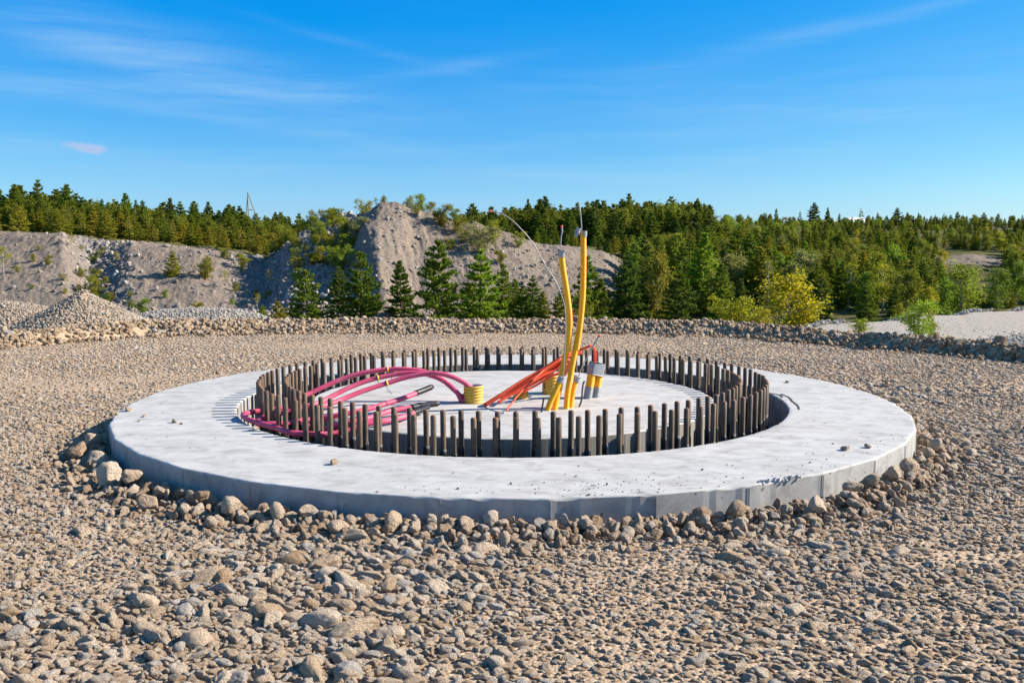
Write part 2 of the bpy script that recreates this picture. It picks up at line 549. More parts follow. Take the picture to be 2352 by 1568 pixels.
M_CRACK = mat_simple('crack_dark', (0.10, 0.105, 0.115), 0.95, 0, 0.1, 0.3, 30)  # dark tone of the narrow strip laid along the crack
M_WOOD = mat_simple('weathered_wood', (0.20, 0.15, 0.07), 0.9, 0, 0.2, 0.3, 2)
M_TANK = mat_simple('white_tank_paint', (0.78, 0.79, 0.80), 0.5, 0, 0.4, 0.04, 1)


def mat_bolt():
    m, nt, b = material('rusty_threaded_steel')
    p = objco(nt)
    sx = nd(nt, 'ShaderNodeSeparateXYZ')
    nt.links.new(p, sx.inputs[0])
    oi = nd(nt, 'ShaderNodeObjectInfo').outputs['Random']
    cc = nd(nt, 'ShaderNodeCombineXYZ')
    nt.links.new(mth(nt, 'MULTIPLY', oi, 50.0), cc.inputs[2])
    q = nd(nt, 'ShaderNodeVectorMath', operation='ADD')
    nt.links.new(p, q.inputs[0])
    nt.links.new(cc.outputs[0], q.inputs[1])
    n1 = noise(nt, mapping(nt, q.outputs[0], (30, 30, 12)), 1.0, 5, 0.65)
    c = ramp(nt, n1, [(0.28, (0.045, 0.029, 0.020)), (0.5, (0.115, 0.078, 0.050)), (0.7, (0.20, 0.145, 0.098))])
    c = mixc(nt, mth(nt, 'MULTIPLY', oi, 0.35), c, (0.19, 0.115, 0.065))
    top = mth(nt, 'MULTIPLY', mth(nt, 'SUBTRACT', mth(nt, 'ADD', sx.outputs[2], mth(nt, 'MULTIPLY', n1, 0.02)), 0.218), 90, None, True)
    c = mixc(nt, mth(nt, 'MULTIPLY', top, mth(nt, 'ADD', 0.3, mth(nt, 'MULTIPLY', oi, 0.6))), c, (0.30, 0.115, 0.04))
    rd = mth(nt, 'SINE', mth(nt, 'MULTIPLY', sx.outputs[2], 2 * math.pi / 0.0045))
    c = mixc(nt, mth(nt, 'MULTIPLY', mth(nt, 'ADD', rd, 1), 0.16), c, (0.03, 0.022, 0.018))
    nt.links.new(c, b.inputs['Base Color'])
    b.inputs['Metallic'].default_value = 0.1
    b.inputs['Roughness'].default_value = 0.6
    bump(nt, b, rd, 0.35, 0.002)
    return m


M_BOLT = mat_bolt()


def mat_leaf(name, trans=0.25):
    m, nt, b = material(name)
    oi = nd(nt, 'ShaderNodeObjectInfo')
    at = nd(nt, 'ShaderNodeAttribute', attribute_name='var')
    v = at.outputs['Fac']
    base = oi.outputs['Color']
    c = mixc(nt, mth(nt, 'MULTIPLY', v, 0.55), base, mixc(nt, 1.0, base, (1.9, 1.6, 1.1), 'MULTIPLY'))
    r2 = mth(nt, 'FRACT', mth(nt, 'MULTIPLY', v, 7.31))
    c = mixc(nt, mth(nt, 'MULTIPLY', mth(nt, 'GREATER_THAN', r2, 0.72), 0.6), c, mixc(nt, 1.0, base, (0.5, 0.55, 0.6), 'MULTIPLY'))
    nt.links.new(c, b.inputs['Base Color'])
    b.inputs['Roughness'].default_value = 0.6
    b.inputs['Specular IOR Level'].default_value = 0.25
    tr = nd(nt, 'ShaderNodeBsdfTranslucent')
    nt.links.new(c, tr.inputs['Color'])
    mx = nd(nt, 'ShaderNodeMixShader')
    mx.inputs[0].default_value = trans
    nt.links.new(b.outputs[0], mx.inputs[1])
    nt.links.new(tr.outputs[0], mx.inputs[2])
    nt.links.new(mx.outputs[0], nt.nodes['Material Output'].inputs['Surface'])
    return m


M_NEEDLE = mat_leaf('pine_needles', 0.45)
M_LEAF = mat_leaf('broad_leaves', 0.48)
M_BARK = mat_simple('pine_bark', (0.13, 0.085, 0.055), 0.9, 0, 0.2, 0.3, 6)
M_BIRCH = mat_simple('birch_bark', (0.42, 0.40, 0.36), 0.8, 0, 0.2, 0.2, 6, (0.08, 0.07, 0.06), 0.5)


# ------------------------------------------------------------------ sweeps, lathes
def catmull(pts, n=8):
    P = [Vector(p) for p in pts]
    P = [P[0] * 2 - P[1]] + P + [P[-1] * 2 - P[-2]]
    o = []
    for i in range(1, len(P) - 2):
        a, b, c, d = P[i - 1:i + 3]
        for k in range(n):
            t = k / n
            o.append(0.5 * ((2 * b) + (c - a) * t + (2 * a - 5 * b + 4 * c - d) * t * t + (3 * b - a - 3 * c + d) * t ** 3))
    o.append(P[-2])
    return o


def resample(path, step):
    d = [0]
    for a, b in zip(path, path[1:]):
        d.append(d[-1] + (b - a).length)
    L = d[-1]
    n = max(2, int(round(L / step)))
    out, j = [], 0
    for i in range(n + 1):
        s = L * i / n
        while j < len(d) - 2 and d[j + 1] < s:
            j += 1
        t = (s - d[j]) / max(1e-9, d[j + 1] - d[j])
        out.append(path[j].lerp(path[j + 1], t))
    return out, L


def tube(path, rad, seg=14, cap=True, round_end=False):
    """verts, faces of a tube along path; rad is a number or a list"""
    n = len(path)
    rr = rad if isinstance(rad, (list, tuple)) else [rad] * n
    V, F = [], []
    t0 = (path[1] - path[0]).normalized()
    nrm = t0.orthogonal().normalized()
    for i in range(n):
        t = (path[min(n - 1, i + 1)] - path[max(0, i - 1)]).normalized()
        nrm = (nrm - t * nrm.dot(t)).normalized()
        bn = t.cross(nrm)
        for k in range(seg):
            a = 2 * math.pi * k / seg
            V.append(path[i] + (nrm * math.cos(a) + bn * math.sin(a)) * rr[i])
    for i in range(n - 1):
        for k in range(seg):
            k2 = (k + 1) % seg
            F.append((i * seg + k, i * seg + k2, (i + 1) * seg + k2, (i + 1) * seg + k))
    if cap:
        F.append(tuple(reversed(range(seg))))
        F.append(tuple((n - 1) * seg + k for k in range(seg)))
    return V, F


def lathe(prof, seg=24, sq=None):
    """surface of revolution round z of (r, z) points; open profile"""
    V, F = [], []
    for (r, z) in prof:
        for k in range(seg):
            a = 2 * math.pi * k / seg
            V.append((r * math.cos(a), r * math.sin(a), z))
    for i in range(len(prof) - 1):
        for k in range(seg):
            k2 = (k + 1) % seg
            F.append((i * seg + k, i * seg + k2, (i + 1) * seg + k2, (i + 1) * seg + k))
    return V, F


def join(*vf):
    V, F = [], []
    for v, f in vf:
        b = len(V)
        V += [tuple(x) for x in v]
        F += [tuple(i + b for i in q) for q in f]
    return V, F


def corr(path, r, pitch, depth, seg=18, per=4, cap=True):
    """corrugated conduit"""
    q, L = resample(path, pitch / per)
    rr = [r - depth * (0.5 - 0.5 * math.cos(2 * math.pi * i / per)) for i in range(len(q))]
    return tube(q, rr, seg, cap)


# ------------------------------------------------------------------ stones (sources for all gravel)
ST = 0.155                                # top of the concrete above the pad
CX, CY = 0.004, 7.778                     # centre of the foundation


def ico(sub):
    bm = bmesh.new()
    bmesh.ops.create_icosphere(bm, subdivisions=sub, radius=1)
    V = np.array([v.co[:] for v in bm.verts])
    F = np.array([[v.index for v in f.verts] for f in bm.faces])
    bm.free()
    return V, F


ICO = {s: ico(s) for s in (2, 3, 4)}


def rock_mesh(name, seed, sub, mat, flat=0.62):
    rs = np.random.RandomState(seed)
    V, F = ICO[sub]
    k = rs.randint(8, 13)
    N = rs.normal(size=(k, 3))
    N /= np.linalg.norm(N, axis=1)[:, None]
    D = rs.uniform(0.45, 0.86, k)
    dot = V @ N.T
    rr = np.where(dot > 0.05, D / np.maximum(dot, 0.05), 9.0)
    rr = np.minimum(rr, 1.0)
    sharp = rs.uniform(16, 42)
    r = -np.log(np.exp(-sharp * rr).sum(1) + np.exp(-sharp * 1.0)) / sharp + 0.08
    ph = rs.uniform(0, 10, 6)
    r += 0.035 * np.sin(3.1 * V[:, 0] + ph[0]) * np.sin(3.7 * V[:, 1] + ph[1]) + 0.03 * np.sin(5 * V[:, 2] + ph[2] + 2 * V[:, 0])
    if sub > 2:
        r += 0.022 * np.sin(9 * V[:, 0] + ph[3]) * np.sin(10 * V[:, 2] + ph[4]) + rs.normal(size=len(V)) * 0.009
    P = V * r[:, None]
    P *= np.array([1.0, rs.uniform(0.58, 0.88), rs.uniform(flat - 0.16, flat + 0.12)])
    P *= 0.5 / np.abs(P[:, 0]).max()
    return mesh_fast(name, P, F, mat)


rng = random.Random(7)
STONES_BIG, STONES_SMALL = [], []


def ring_edge(a):
    """distance from the centre to the 36-sided outer face, angle a in degrees (0 = towards the camera)"""
    w = (a - 3.3) % 10 - 5
    return 3.318 * math.cos(R(5)) / math.cos(R(w))


def onring(a, r, z=0.0):
    return Vector((CX + r * math.sin(R(a)), CY - r * math.cos(R(a)), z))


# large stones leaning on the slab edge, each a thing of its own (angle, outward offset, diameter, z)
big_spec = [
    (-66, .10, .26, .07, 'long shaded boulder at the far left corner of the concrete ring'),
    (-61.5, .22, .30, .05, 'upright brown stone with a sunlit top, left of the concrete ring'),
    (-55, .14, .24, .04, 'dark rounded stone in the shade under the left rim of the ring'),
    (-46, .20, .27, .05, 'big grey rounded boulder among stones below the left rim'),
    (-43, .13, .22, .09, 'slanted pointed stone leaning on the left side of the ring'),
    (-35, .30, .20, .03, 'flat pillow shaped stone lying clear of the rim, front left'),
    (-31, .13, .15, .09, 'tan stone of medium size against the shaded side, front left'),
    (-26.5, .15, .24, .06, 'tall slanted stone with a pitted face against the shaded side'),
    (-21.5, .15, .20, .08, 'square shouldered stone touching the shaded side of the ring'),
    (-18.5, .12, .17, .09, 'blunt stone next to a seam on the shaded side of the ring'),
    (-14.5, .24, .19, .04, 'round stone with a pale scar on the gravel near the rim'),
    (-10.2, .14, .23, .07, 'large humped grey stone, tallest along the front of the rim'),
    (-7.2, .09, .13, .09, 'egg shaped brown stone beside the tallest front stone'),
    (-4.1, .12, .19, .06, 'broad rounded stone lying under the front face of the ring'),
    (-0.8, .11, .12, .07, 'small squat stone under the middle of the front face'),
    (2.2, .10, .15, .06, 'wedge stone with a raised tip under the front face'),
    (6.2, .13, .13, .06, 'pair-like tilted stone right of the front seam'),
    (11, .10, .15, .08, 'flat topped stone at the grey facet, front right'),
    (17, .12, .17, .09, 'slanted slab of stone leaning on the grey facet'),
    (20.5, .12, .17, .08, 'pointed stone just left of the sunlit corner of the ring'),
    (28.5, .22, .22, .07, 'big round tan boulder below the first sunlit facet'),
    (35.5, .12, .18, .12, 'dark topped stone beside a seam of the sunlit side'),
    (39.5, .10, .17, .12, 'rounded stone touching the second sunlit facet'),
    (43.5, .12, .20, .12, 'angular grey stone below the third sunlit facet'),
    (48.5, .12, .21, .10, 'large blocky stone with a flat crest, right side of the ring'),
    (57, .12, .18, .08, 'smooth boulder at the right corner of the ring'),
    (63, .13, .18, .08, 'leaning wedge boulder behind the right corner of the ring'),
]
for i, (a, off, dia, z, lab) in enumerate(big_spec):
    me = rock_mesh('boulder', 100 + i, 4, M_ROCK_RIM, 0.72)
    r = ring_edge(a) + off + 0.02
    dia *= 0.66
    o = ob('boulder', me, None, onring(a, r - 0.02, z * 0.5 + 0.02), (rng.uniform(-.6, .6), rng.uniform(-.6, .6), rng.uniform(0, 6.28)), (dia,) * 3)
    tag(o, lab, 'stone', 'large stones along the foot of the concrete ring')
    STONES_BIG.append(o)

# small stones lying on top of the slab (picture position, diameter)
small_spec = [
    (294, 944, .075, 'biggest tan pebble near the left rim on the concrete ring'),
    (268, 953, .045, 'small pebble beside the biggest one at the left rim'),
    (257, 955, .05, 'flattish pebble nearest the left rim of the ring'),
    (331, 957, .05, 'dusty pebble right of the left rim group'),
    (402, 970, .06, 'rounded pebble standing alone on the left part of the ring'),
    (417, 974, .028, 'tiny pebble right of the rounded lone one'),
    (319, 968, .025, 'tiny dark pebble below the dusty one, left part of ring'),
    (586, 987, .06, 'flat chip lying below the pink cable bend'),
    (470, 873, .035, 'small pebble on the far left rim of the ring'),
    (499, 858, .06, 'pebble perched on the back left rim of the ring'),
    (767, 1066, .062, 'lone pale pebble on the front of the ring'),
    (1942, 1034, .07, 'larger of two pebbles on the sunny right part of the ring'),
    (1993, 1028, .06, 'flatter of two pebbles on the sunny right part of the ring'),
    (1809, 879, .05, 'pebble on the ring behind the dark crack'),
    (1914, 1020, .02, 'tiny grit stone between two pebbles on the sunny right part'),
]
for i, (u, v, dia, lab) in enumerate(small_spec):
    me = rock_mesh('pebble', 300 + i, 3 if dia > 0.04 else 2, M_ROCK, 0.66)
    p = atz(u, v, ST)
    o = ob('pebble', me, None, (p.x, p.y, ST + dia * 0.22), (rng.uniform(-.2, .2), rng.uniform(-.2, .2), rng.uniform(0, 6.28)), (dia,) * 3)
    tag(o, lab, 'pebble', 'loose pebbles on top of the concrete ring')
    (STONES_SMALL if len(me.vertices) < 200 else STONES_BIG).append(o)
SRC_HI = STONES_BIG[:14] + STONES_BIG[27:]          # boulders + pebbles with more faces
SRC_LO = [o for o in STONES_SMALL + STONES_BIG if len(o.data.vertices) < 200]


def scatter_group(sources, mat):
    """node group: instances of the source stones on the points marked 'inst'"""
    g = bpy.data.node_groups.new('scatter', 'GeometryNodeTree')
    g.interface.new_socket('Geometry', in_out='INPUT', socket_type='NodeSocketGeometry')
    g.interface.new_socket('Geometry', in_out='OUTPUT', socket_type='NodeSocketGeometry')
    gi, go = g.nodes.new('NodeGroupInput'), g.nodes.new('NodeGroupOutput')
    g2i = g.nodes.new('GeometryNodeGeometryToInstance')
    for s in sources:
        lst = s if isinstance(s, (list, tuple)) else [s]
        if len(lst) == 1:
            n = g.nodes.new('GeometryNodeObjectInfo')
            n.inputs['Object'].default_value = lst[0]
            g.links.new(n.outputs['Geometry'], g2i.inputs[0])
        else:
            j = g.nodes.new('GeometryNodeJoinGeometry')
            for q in lst:
                n = g.nodes.new('GeometryNodeObjectInfo')
                n.inputs['Object'].default_value = q
                g.links.new(n.outputs['Geometry'], j.inputs[0])
            g.links.new(j.outputs[0], g2i.inputs[0])

    def attr(nm, typ):
        n = g.nodes.new('GeometryNodeInputNamedAttribute')
        n.data_type = typ
        n.inputs['Name'].default_value = nm
        return n.outputs['Attribute']
    iop = g.nodes.new('GeometryNodeInstanceOnPoints')
    iop.inputs['Pick Instance'].default_value = True
    g.links.new(gi.outputs[0], iop.inputs['Points'])
    g.links.new(attr('inst', 'BOOLEAN'), iop.inputs['Selection'])
    g.links.new(g2i.outputs[0], iop.inputs['Instance'])
    g.links.new(attr('idx', 'INT'), iop.inputs['Instance Index'])
    e2r = g.nodes.new('FunctionNodeEulerToRotation')
    g.links.new(attr('rot', 'FLOAT_VECTOR'), e2r.inputs[0])
    g.links.new(e2r.outputs[0], iop.inputs['Rotation'])
    g.links.new(attr('scl', 'FLOAT_VECTOR'), iop.inputs['Scale'])
    res = iop.outputs[0]
    if mat:
        sm = g.nodes.new('GeometryNodeSetMaterial')
        sm.inputs['Material'].default_value = mat
        g.links.new(res, sm.inputs['Geometry'])
        res = sm.outputs[0]
    jn = g.nodes.new('GeometryNodeJoinGeometry')
    g.links.new(res, jn.inputs[0])
    g.links.new(gi.outputs[0], jn.inputs[0])
    g.links.new(jn.outputs[0], go.inputs[0])
    return g


def scatter(name, P, scl, rot, sources, mat, base=None, base_mat=None):
    """object holding stones at the points P; base = (verts, quads) surface underneath"""
    P = np.asarray(P, float)
    n = len(P)
    if base is not None:
        BV, BF = np.asarray(base[0], float), np.asarray(base[1], int)
    else:
        BV, BF = np.zeros((0, 3)), np.zeros((0, 4), int)
    nb = len(BV)
    me = bpy.data.meshes.new(name)
    me.vertices.add(nb + n)
    me.vertices.foreach_set('co', np.vstack([BV, P]).astype(np.float32).ravel())
    if nb:
        me.loops.add(BF.size)
        me.loops.foreach_set('vertex_index', BF.astype(np.int32).ravel())
        me.polygons.add(len(BF))
        me.polygons.foreach_set('loop_start', np.arange(0, BF.size, 4, dtype=np.int32))
        me.polygons.foreach_set('loop_total', np.full(len(BF), 4, np.int32))
        me.polygons.foreach_set('use_smooth', np.ones(len(BF), bool))
        me.materials.append(base_mat)
    me.update(calc_edges=True)
    scl = np.asarray(scl, float)
    if scl.ndim == 1:
        scl = np.repeat(scl[:, None], 3, 1)
    z3 = np.zeros((nb, 3))
    idx = np.random.RandomState(n).randint(0, 1000, nb + n)
    add_attr(me, 'scl', np.vstack([z3, scl]).astype(np.float32), 'FLOAT_VECTOR')
    add_attr(me, 'rot', np.vstack([z3, rot]).astype(np.float32), 'FLOAT_VECTOR')
    add_attr(me, 'idx', (idx % len(sources)).astype(np.int32), 'INT')
    add_attr(me, 'inst', np.concatenate([np.zeros(nb, bool), np.ones(n, bool)]), 'BOOLEAN')
    o = ob(name, me)
    md = o.modifiers.new('scatter', 'NODES')
    md.node_group = scatter_group(sources, mat)
    return o


# ------------------------------------------------------------------ pad ground
BERM_PTS = [(-700, 800, 0), (0, 797, 0), (180, 783, 0), (330, 771, 0), (620, 764, 0), (900, 762, 0), (1180, 761, 0), (1450, 763, 0), (1650, 769, 0),
            (1850, 783, 0), (2050, 800, 0), (2200, 815, 0), (2352, 831, 0), (2700, 880, 0)]
berm_front = [atz(u, v, 0.0) for (u, v, _) in BERM_PTS]
BX = np.array([p.x for p in berm_front])
BY = np.array([p.y for p in berm_front])


def berm_y(x):
    return np.interp(x, BX, BY)


def pad_z(x, y):
    x, y = np.asarray(x, float), np.asarray(y, float)
    z = 0.05 * (vn.fbm(x * 0.35 + 5, y * 0.35 + 9, 3) - 0.5) + 0.02 * (vn2.fbm(x * 1.7, y * 1.7, 3) - 0.5)
    z = z - 0.06 * np.exp(-(((x + 3.55) / 0.45) ** 2 + ((y - 6.9) / 0.9) ** 2))
    over = np.maximum(0, y - (berm_y(x) + 1.0))
    return z - np.minimum(over * 0.65, 3.0) - 0.02


gx = np.concatenate([np.arange(-40, -12, 0.8), np.arange(-12, 12.01, 0.09), np.arange(12.8, 40, 0.8)])
gy = np.concatenate([np.arange(-30, -1, 1.0), np.arange(-1, 22, 0.09)])
GX, GY = np.meshgrid(gx, gy)
GZ = pad_z(GX, GY)


def grid_faces(nr, nc):
    i = np.arange(nr * nc).reshape(nr, nc)
    return np.stack([i[:-1, :-1], i[:-1, 1:], i[1:, 1:], i[1:, :-1]], -1).reshape(-1, 4)


# leave the foundation itself free of ground
inside = ((GX - CX) ** 2 + (GY - CY) ** 2) < 3.05 ** 2
GZ = np.where(inside, GZ - 0.8, GZ)
pad = ob('ground', mesh_fast('ground', np.stack([GX, GY, GZ], -1).reshape(-1, 3), grid_faces(len(gy), len(gx)), M_GROUND))
tag(pad, 'compacted tan gravel pad around the round foundation', 'ground', None, 'structure')


def gravel_layer(rs, y0, y1, cell, dmin, dmax, keep, seed, sunk):
    xs = np.arange(-11, 11, cell)
    ys = np.arange(y0, y1, cell)
    X, Y = np.meshgrid(xs, ys)
    X = X.ravel() + rs.uniform(-.48, .48, X.size) * cell
    Y = Y.ravel() + rs.uniform(-.48, .48, Y.size) * cell
    d2 = np.hypot(X - CX, Y - CY)
    ang = np.degrees(np.arctan2(X - CX, -(Y - CY)))
    w = (ang - 3.3) % 10 - 5
    edge = 3.318 * np.cos(np.radians(5)) / np.cos(np.radians(w))
    ok = (np.abs(X) < 0.66 * Y + 1.3) & (d2 > edge + 0.02) & (Y < berm_y(X) + 0.25)
    # compacted lanes carry fewer and smaller stones
    comp = vn3.fbm(X * 0.42 + 3, Y * 0.42 + 8, 3)
    comp = np.clip((comp - 0.40) * 4.0, 0, 1)
    lane = np.exp(-((X - 0.55 - 0.15 * (Y - 4.0)) / 0.55) ** 2) * (Y < 5.2)
    lane2 = np.exp(-((X + 1.9) / 0.35) ** 2) * np.exp(-((Y - 3.75) / 0.35) ** 2)
    comp = np.maximum(comp * 0.75, np.maximum(lane, lane2))
    dust = ((X - 2.17) / 0.24) ** 2 + ((Y - 4.05) / 0.11) ** 2 + 1.4 * (vn2(X * 9, Y * 9) - .5)
    ramp_ = np.clip((10.2 - Y) / 3.2, 0, 1) if y0 < 5 else np.clip((Y - 6.6) / 3.2, 0, 1)
    ok &= (rs.rand(X.size) < keep(comp) * ramp_) & ((dust > 1) | ((dmax < .06) & (rs.rand(X.size) < .45)))
    X, Y, comp = X[ok], Y[ok], comp[ok]
    n = len(X)
    d = dmin + (dmax - dmin) * rs.rand(n) ** 1.5
    d *= (1 - 0.32 * comp)
    st = rs.uniform(0.85, 1.5, n)
    scl = np.stack([d * st, d / st ** 0.3, d * rs.uniform(0.62, 0.98, n)], 1)
    rot = np.stack([rs.normal(0, .2, n), rs.normal(0, .2, n), rs.normal(-0.15, 0.55, n) + np.pi * (rs.rand(n) < .5)], 1)
    Z = pad_z(X, Y) + d * (0.20 - sunk * (0.4 + 0.8 * comp))
    return np.stack([X, Y, Z], 1), scl, rot


def add_layers(name, layers, sources, label):
    rs = np.random.RandomState(len(name) + len(sources))
    P, Sc, Ro = [], [], []
    for L in layers:
        a, b, c = gravel_layer(rs, *L)
        P.append(a); Sc.append(b); Ro.append(c)
    o = scatter(name, np.vstack(P), np.vstack(Sc), np.vstack(Ro), sources, M_ROCK)
    tag(o, label, 'gravel', None, 'stuff')
    return len(np.vstack(P))


n1 = add_layers('gravel', [
    (2.3, 9.6, 0.150, 0.075, 0.160, lambda c: 0.50 - 0.45 * c, 1, 0.30),
    (2.3, 10.2, 0.062, 0.042, 0.090, lambda c: 0.97 - 0.25 * c, 2, 0.20),
    (2.3, 9.0, 0.030, 0.022, 0.050, lambda c: 0.97 + 0 * c, 3, 0.10),
], SRC_HI, 'loose tan limestone gravel covering the pad in the foreground')
n2 = add_layers('gravel', [
    (7.0, 17.2, 0.30, 0.06, 0.11, lambda c: 0.16 - 0.15 * c, 4, 0.27),
    (6.6, 17.2, 0.070, 0.036, 0.070, lambda c: 0.72 - 0.4 * c, 5, 0.24),
    (6.6, 17.2, 0.044, 0.024, 0.046, lambda c: 0.88 - 0.1 * c, 6, 0.16),
], SRC_LO, 'finer tan gravel of the pad behind the concrete ring')
print('gravel', n1, n2)


# stones heaped along the rim
def rim_heap():
    rs = np.random.RandomState(5)
    P, Sc, Ro = [], [], []
    for a in np.arange(-100, 100, 0.42):
        front = math.exp(-((abs(a)) / 75) ** 4)
        left = 1.0 if a < -25 else 0.72
        if 25 < a:
            left = 0.95
        for k in range(4):
            aa = a + rs.uniform(-.4, .4)
            off = abs(rs.normal(0, 0.24)) * left + 0.03
            h = max(0.0, 0.075 * left * (1 - off / 0.42)) * front
            d = rs.uniform(0.028, 0.082) * (1.15 - off * 0.7) * (1.25 if rs.rand() < 0.12 else 1)
            if a > 66 and rs.rand() < (a - 66) / 25:
                continue
            if a < -78 and rs.rand() < (-a - 78) / 20:
                continue
            p = onring(aa, ring_edge(aa) + off + d * 0.35, 0)
            z = float(pad_z(p.x, p.y)) + h * rs.uniform(0.2, 1.0) + d * 0.15
            P.append((p.x, p.y, z))
            s = rs.uniform(.8, 1.2)
            Sc.append((d * s, d / s ** .5, d * 1.05))
            Ro.append(rs.normal(0, .5, 3) + np.array([0, 0, rs.uniform(0, 6.28)]))
    o = scatter('rubble', P, np.array(Sc), np.array(Ro), SRC_HI, M_ROCK_RIM)
    tag(o, 'medium stones heaped along the foot of the concrete ring', 'rubble', None, 'stuff')


rim_heap()

# ------------------------------------------------------------------ concrete ring
RH, RD, RB, RI = 2.377, 1.800, 2.200, 1.985
ZF = ST - 0.45                              # trench floor


def build_ring():
    root = empty('concrete_ring', (CX, CY, 0))
    tag(root, 'pale cast concrete ring with faceted rim and an open round trench', 'foundation ring')
    rs = np.random.RandomState(11)
    na = 36 * 14
    A = np.array([3.3 + 360 * i / na for i in range(na)])
    edge = np.array([ring_edge(a) for a in A])

    def chip(k, amp):
        n = vn.fbm(A * 2.6 + k, A * 0 + k * 3.1, 4)
        return amp * np.clip((n - 0.60) * 9, 0, 1)
    c1 = chip(1, 0.009)
    rows = []
    hole = RH + 0.006 * (vn2.fbm(A * 0.8, A * 0 + 4, 4) - 0.5) + chip(9, 0.010)
    # top sheet from hole edge to rim
    rows.append((hole + 0.000, np.full(na, -0.010)))
    rows.append((hole + 0.006, np.full(na, -0.002)))
    rows.append((hole + 0.014, np.zeros(na)))
    for t in np.linspace(0.04, 0.96, 18):
        rr = hole + (edge - hole) * t
        zz = 0.004 * np.minimum(1, t * (1 - t) * 12) * (vn.fbm(rr * np.sin(np.radians(A)) * 2.2 + 40, rr * np.cos(np.radians(A)) * 2.2 + 40, 4) - 0.5)
        rows.append((rr, zz))
    rows.append((edge - 0.020 - c1, -c1 * 0.1))
    rows.append((edge - 0.007 - c1, -0.0005 - c1 * 0.3))
    rows.append((edge - 0.002 - c1 * 0.8, -0.003 - c1 * 0.6))
    rows.append((edge - c1 * 0.5, -0.008 - c1 * 1.2))
    V, F = [], []
    for rr, zz in rows:
        V.append(np.stack([rr * np.sin(np.radians(A)), -rr * np.cos(np.radians(A)), ST + zz], 1))
    V = np.vstack(V)
    for i in range(len(rows) - 1):
        k = np.arange(na)
        k2 = (k + 1) % na
        F.append(np.stack([i * na + k, (i + 1) * na + k, (i + 1) * na + k2, i * na + k2], 1))
    ob('top_surface', mesh_fast('top_surface', V, np.vstack(F), M_CONC), root)

    def wall(name, r0, zs, outward, mat):
        VV = [np.stack([(r0 if np.ndim(r0) else np.full(na, r0)) * np.sin(np.radians(A)),
                        -(r0 if np.ndim(r0) else np.full(na, r0)) * np.cos(np.radians(A)), np.zeros(na) + z], 1) for z in zs]
        FF = []
        for i in range(len(zs) - 1):
            k = np.arange(na)
            k2 = (k + 1) % na
            q = np.stack([i * na + k, (i + 1) * na + k, (i + 1) * na + k2, i * na + k2], 1)
            FF.append(q if outward else q[:, ::-1])
        return ob(name, mesh_fast(name, np.vstack(VV), np.vstack(FF), mat, smooth=not outward), root)
    z1 = ST - 0.008 - c1 * 1.2
    wall('outer_face', edge - c1 * 0.5, [z1, ST - 0.035, ST - 0.1, -0.15], True, M_SIDE)
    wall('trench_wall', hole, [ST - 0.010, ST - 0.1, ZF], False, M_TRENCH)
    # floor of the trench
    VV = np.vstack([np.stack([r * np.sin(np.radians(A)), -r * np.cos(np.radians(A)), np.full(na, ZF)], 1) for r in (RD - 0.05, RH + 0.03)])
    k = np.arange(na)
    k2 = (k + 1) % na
    ob('trench_floor', mesh_fast('trench_floor', VV, np.stack([k, na + k, na + k2, k2], 1), M_FLOOR), root)
    # raised seams left by the form panels
    for i in range(-7, 8):
        a = 3.3 + 10 * i
        bm = bmesh.new()
        e = 3.318
        for (da, dr) in ((0.10, 0.004), (-0.10, 0.002)):
            p = onring(a + da, e * math.cos(R(0.16)) + dr - 0.006) - Vector((CX, CY, 0))
            m = Matrix.Translation((p.x, p.y, ST / 2 - 0.03)) @ Matrix.Rotation(R(a), 4, 'Z') @ Matrix.Diagonal((0.006, 0.010, ST + 0.03, 1))
            bmesh.ops.create_cube(bm, size=1, matrix=m)
        me = bpy.data.meshes.new('form_seam')
        bm.to_mesh(me)
        bm.free()
        me.materials.append(M_SIDE)
        ob('form_seam', me, root)
    # lifted crack by the right end of the trench
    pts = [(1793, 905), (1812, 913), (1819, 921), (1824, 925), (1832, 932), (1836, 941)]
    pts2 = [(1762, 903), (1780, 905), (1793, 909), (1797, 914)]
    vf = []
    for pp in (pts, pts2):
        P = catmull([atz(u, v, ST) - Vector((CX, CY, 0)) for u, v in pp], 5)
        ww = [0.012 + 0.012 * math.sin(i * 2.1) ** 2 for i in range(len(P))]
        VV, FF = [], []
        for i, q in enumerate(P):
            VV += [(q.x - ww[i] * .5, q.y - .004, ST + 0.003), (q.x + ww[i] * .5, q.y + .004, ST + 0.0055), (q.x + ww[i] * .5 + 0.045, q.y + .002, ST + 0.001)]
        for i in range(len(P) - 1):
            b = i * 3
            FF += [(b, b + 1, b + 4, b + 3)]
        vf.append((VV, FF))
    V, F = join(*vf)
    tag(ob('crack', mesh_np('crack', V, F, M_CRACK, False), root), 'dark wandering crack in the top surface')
    # flakes broken from the rim on the right
    vf = []
    for i in range(20):
        t = i / 19
        u, v = 1740 + 160 * t * 0.62 + rs.normal(0, 4), 1107 - 14 * t + rs.normal(0, 1.8)
        p = atz(u, v, ST) - Vector((CX, CY, 0))
        s = rs.uniform(.005, .020)
        ang = rs.uniform(0, 3)
        q = [Vector((math.cos(ang + k * 2.1) * s * rs.uniform(.6, 1.7), math.sin(ang + k * 2.1) * s, 0)) for k in range(3)]
        z0, z1_ = ST - .004, ST + rs.uniform(.002, .009)
        VV = [(p.x + c.x, p.y + c.y, z0) for c in q] + [(p.x + c.x * .8, p.y + c.y * .8, z1_ + 0.003 * k) for k, c in enumerate(q)]
        vf.append((VV, [(0, 1, 4, 3), (1, 2, 5, 4), (2, 0, 3, 5), (3, 4, 5)]))
    V, F = join(*vf)
    ob('spalled_flake', mesh_np('spalled_flake', V, F, M_CONC, False), root)
    return root


build_ring()


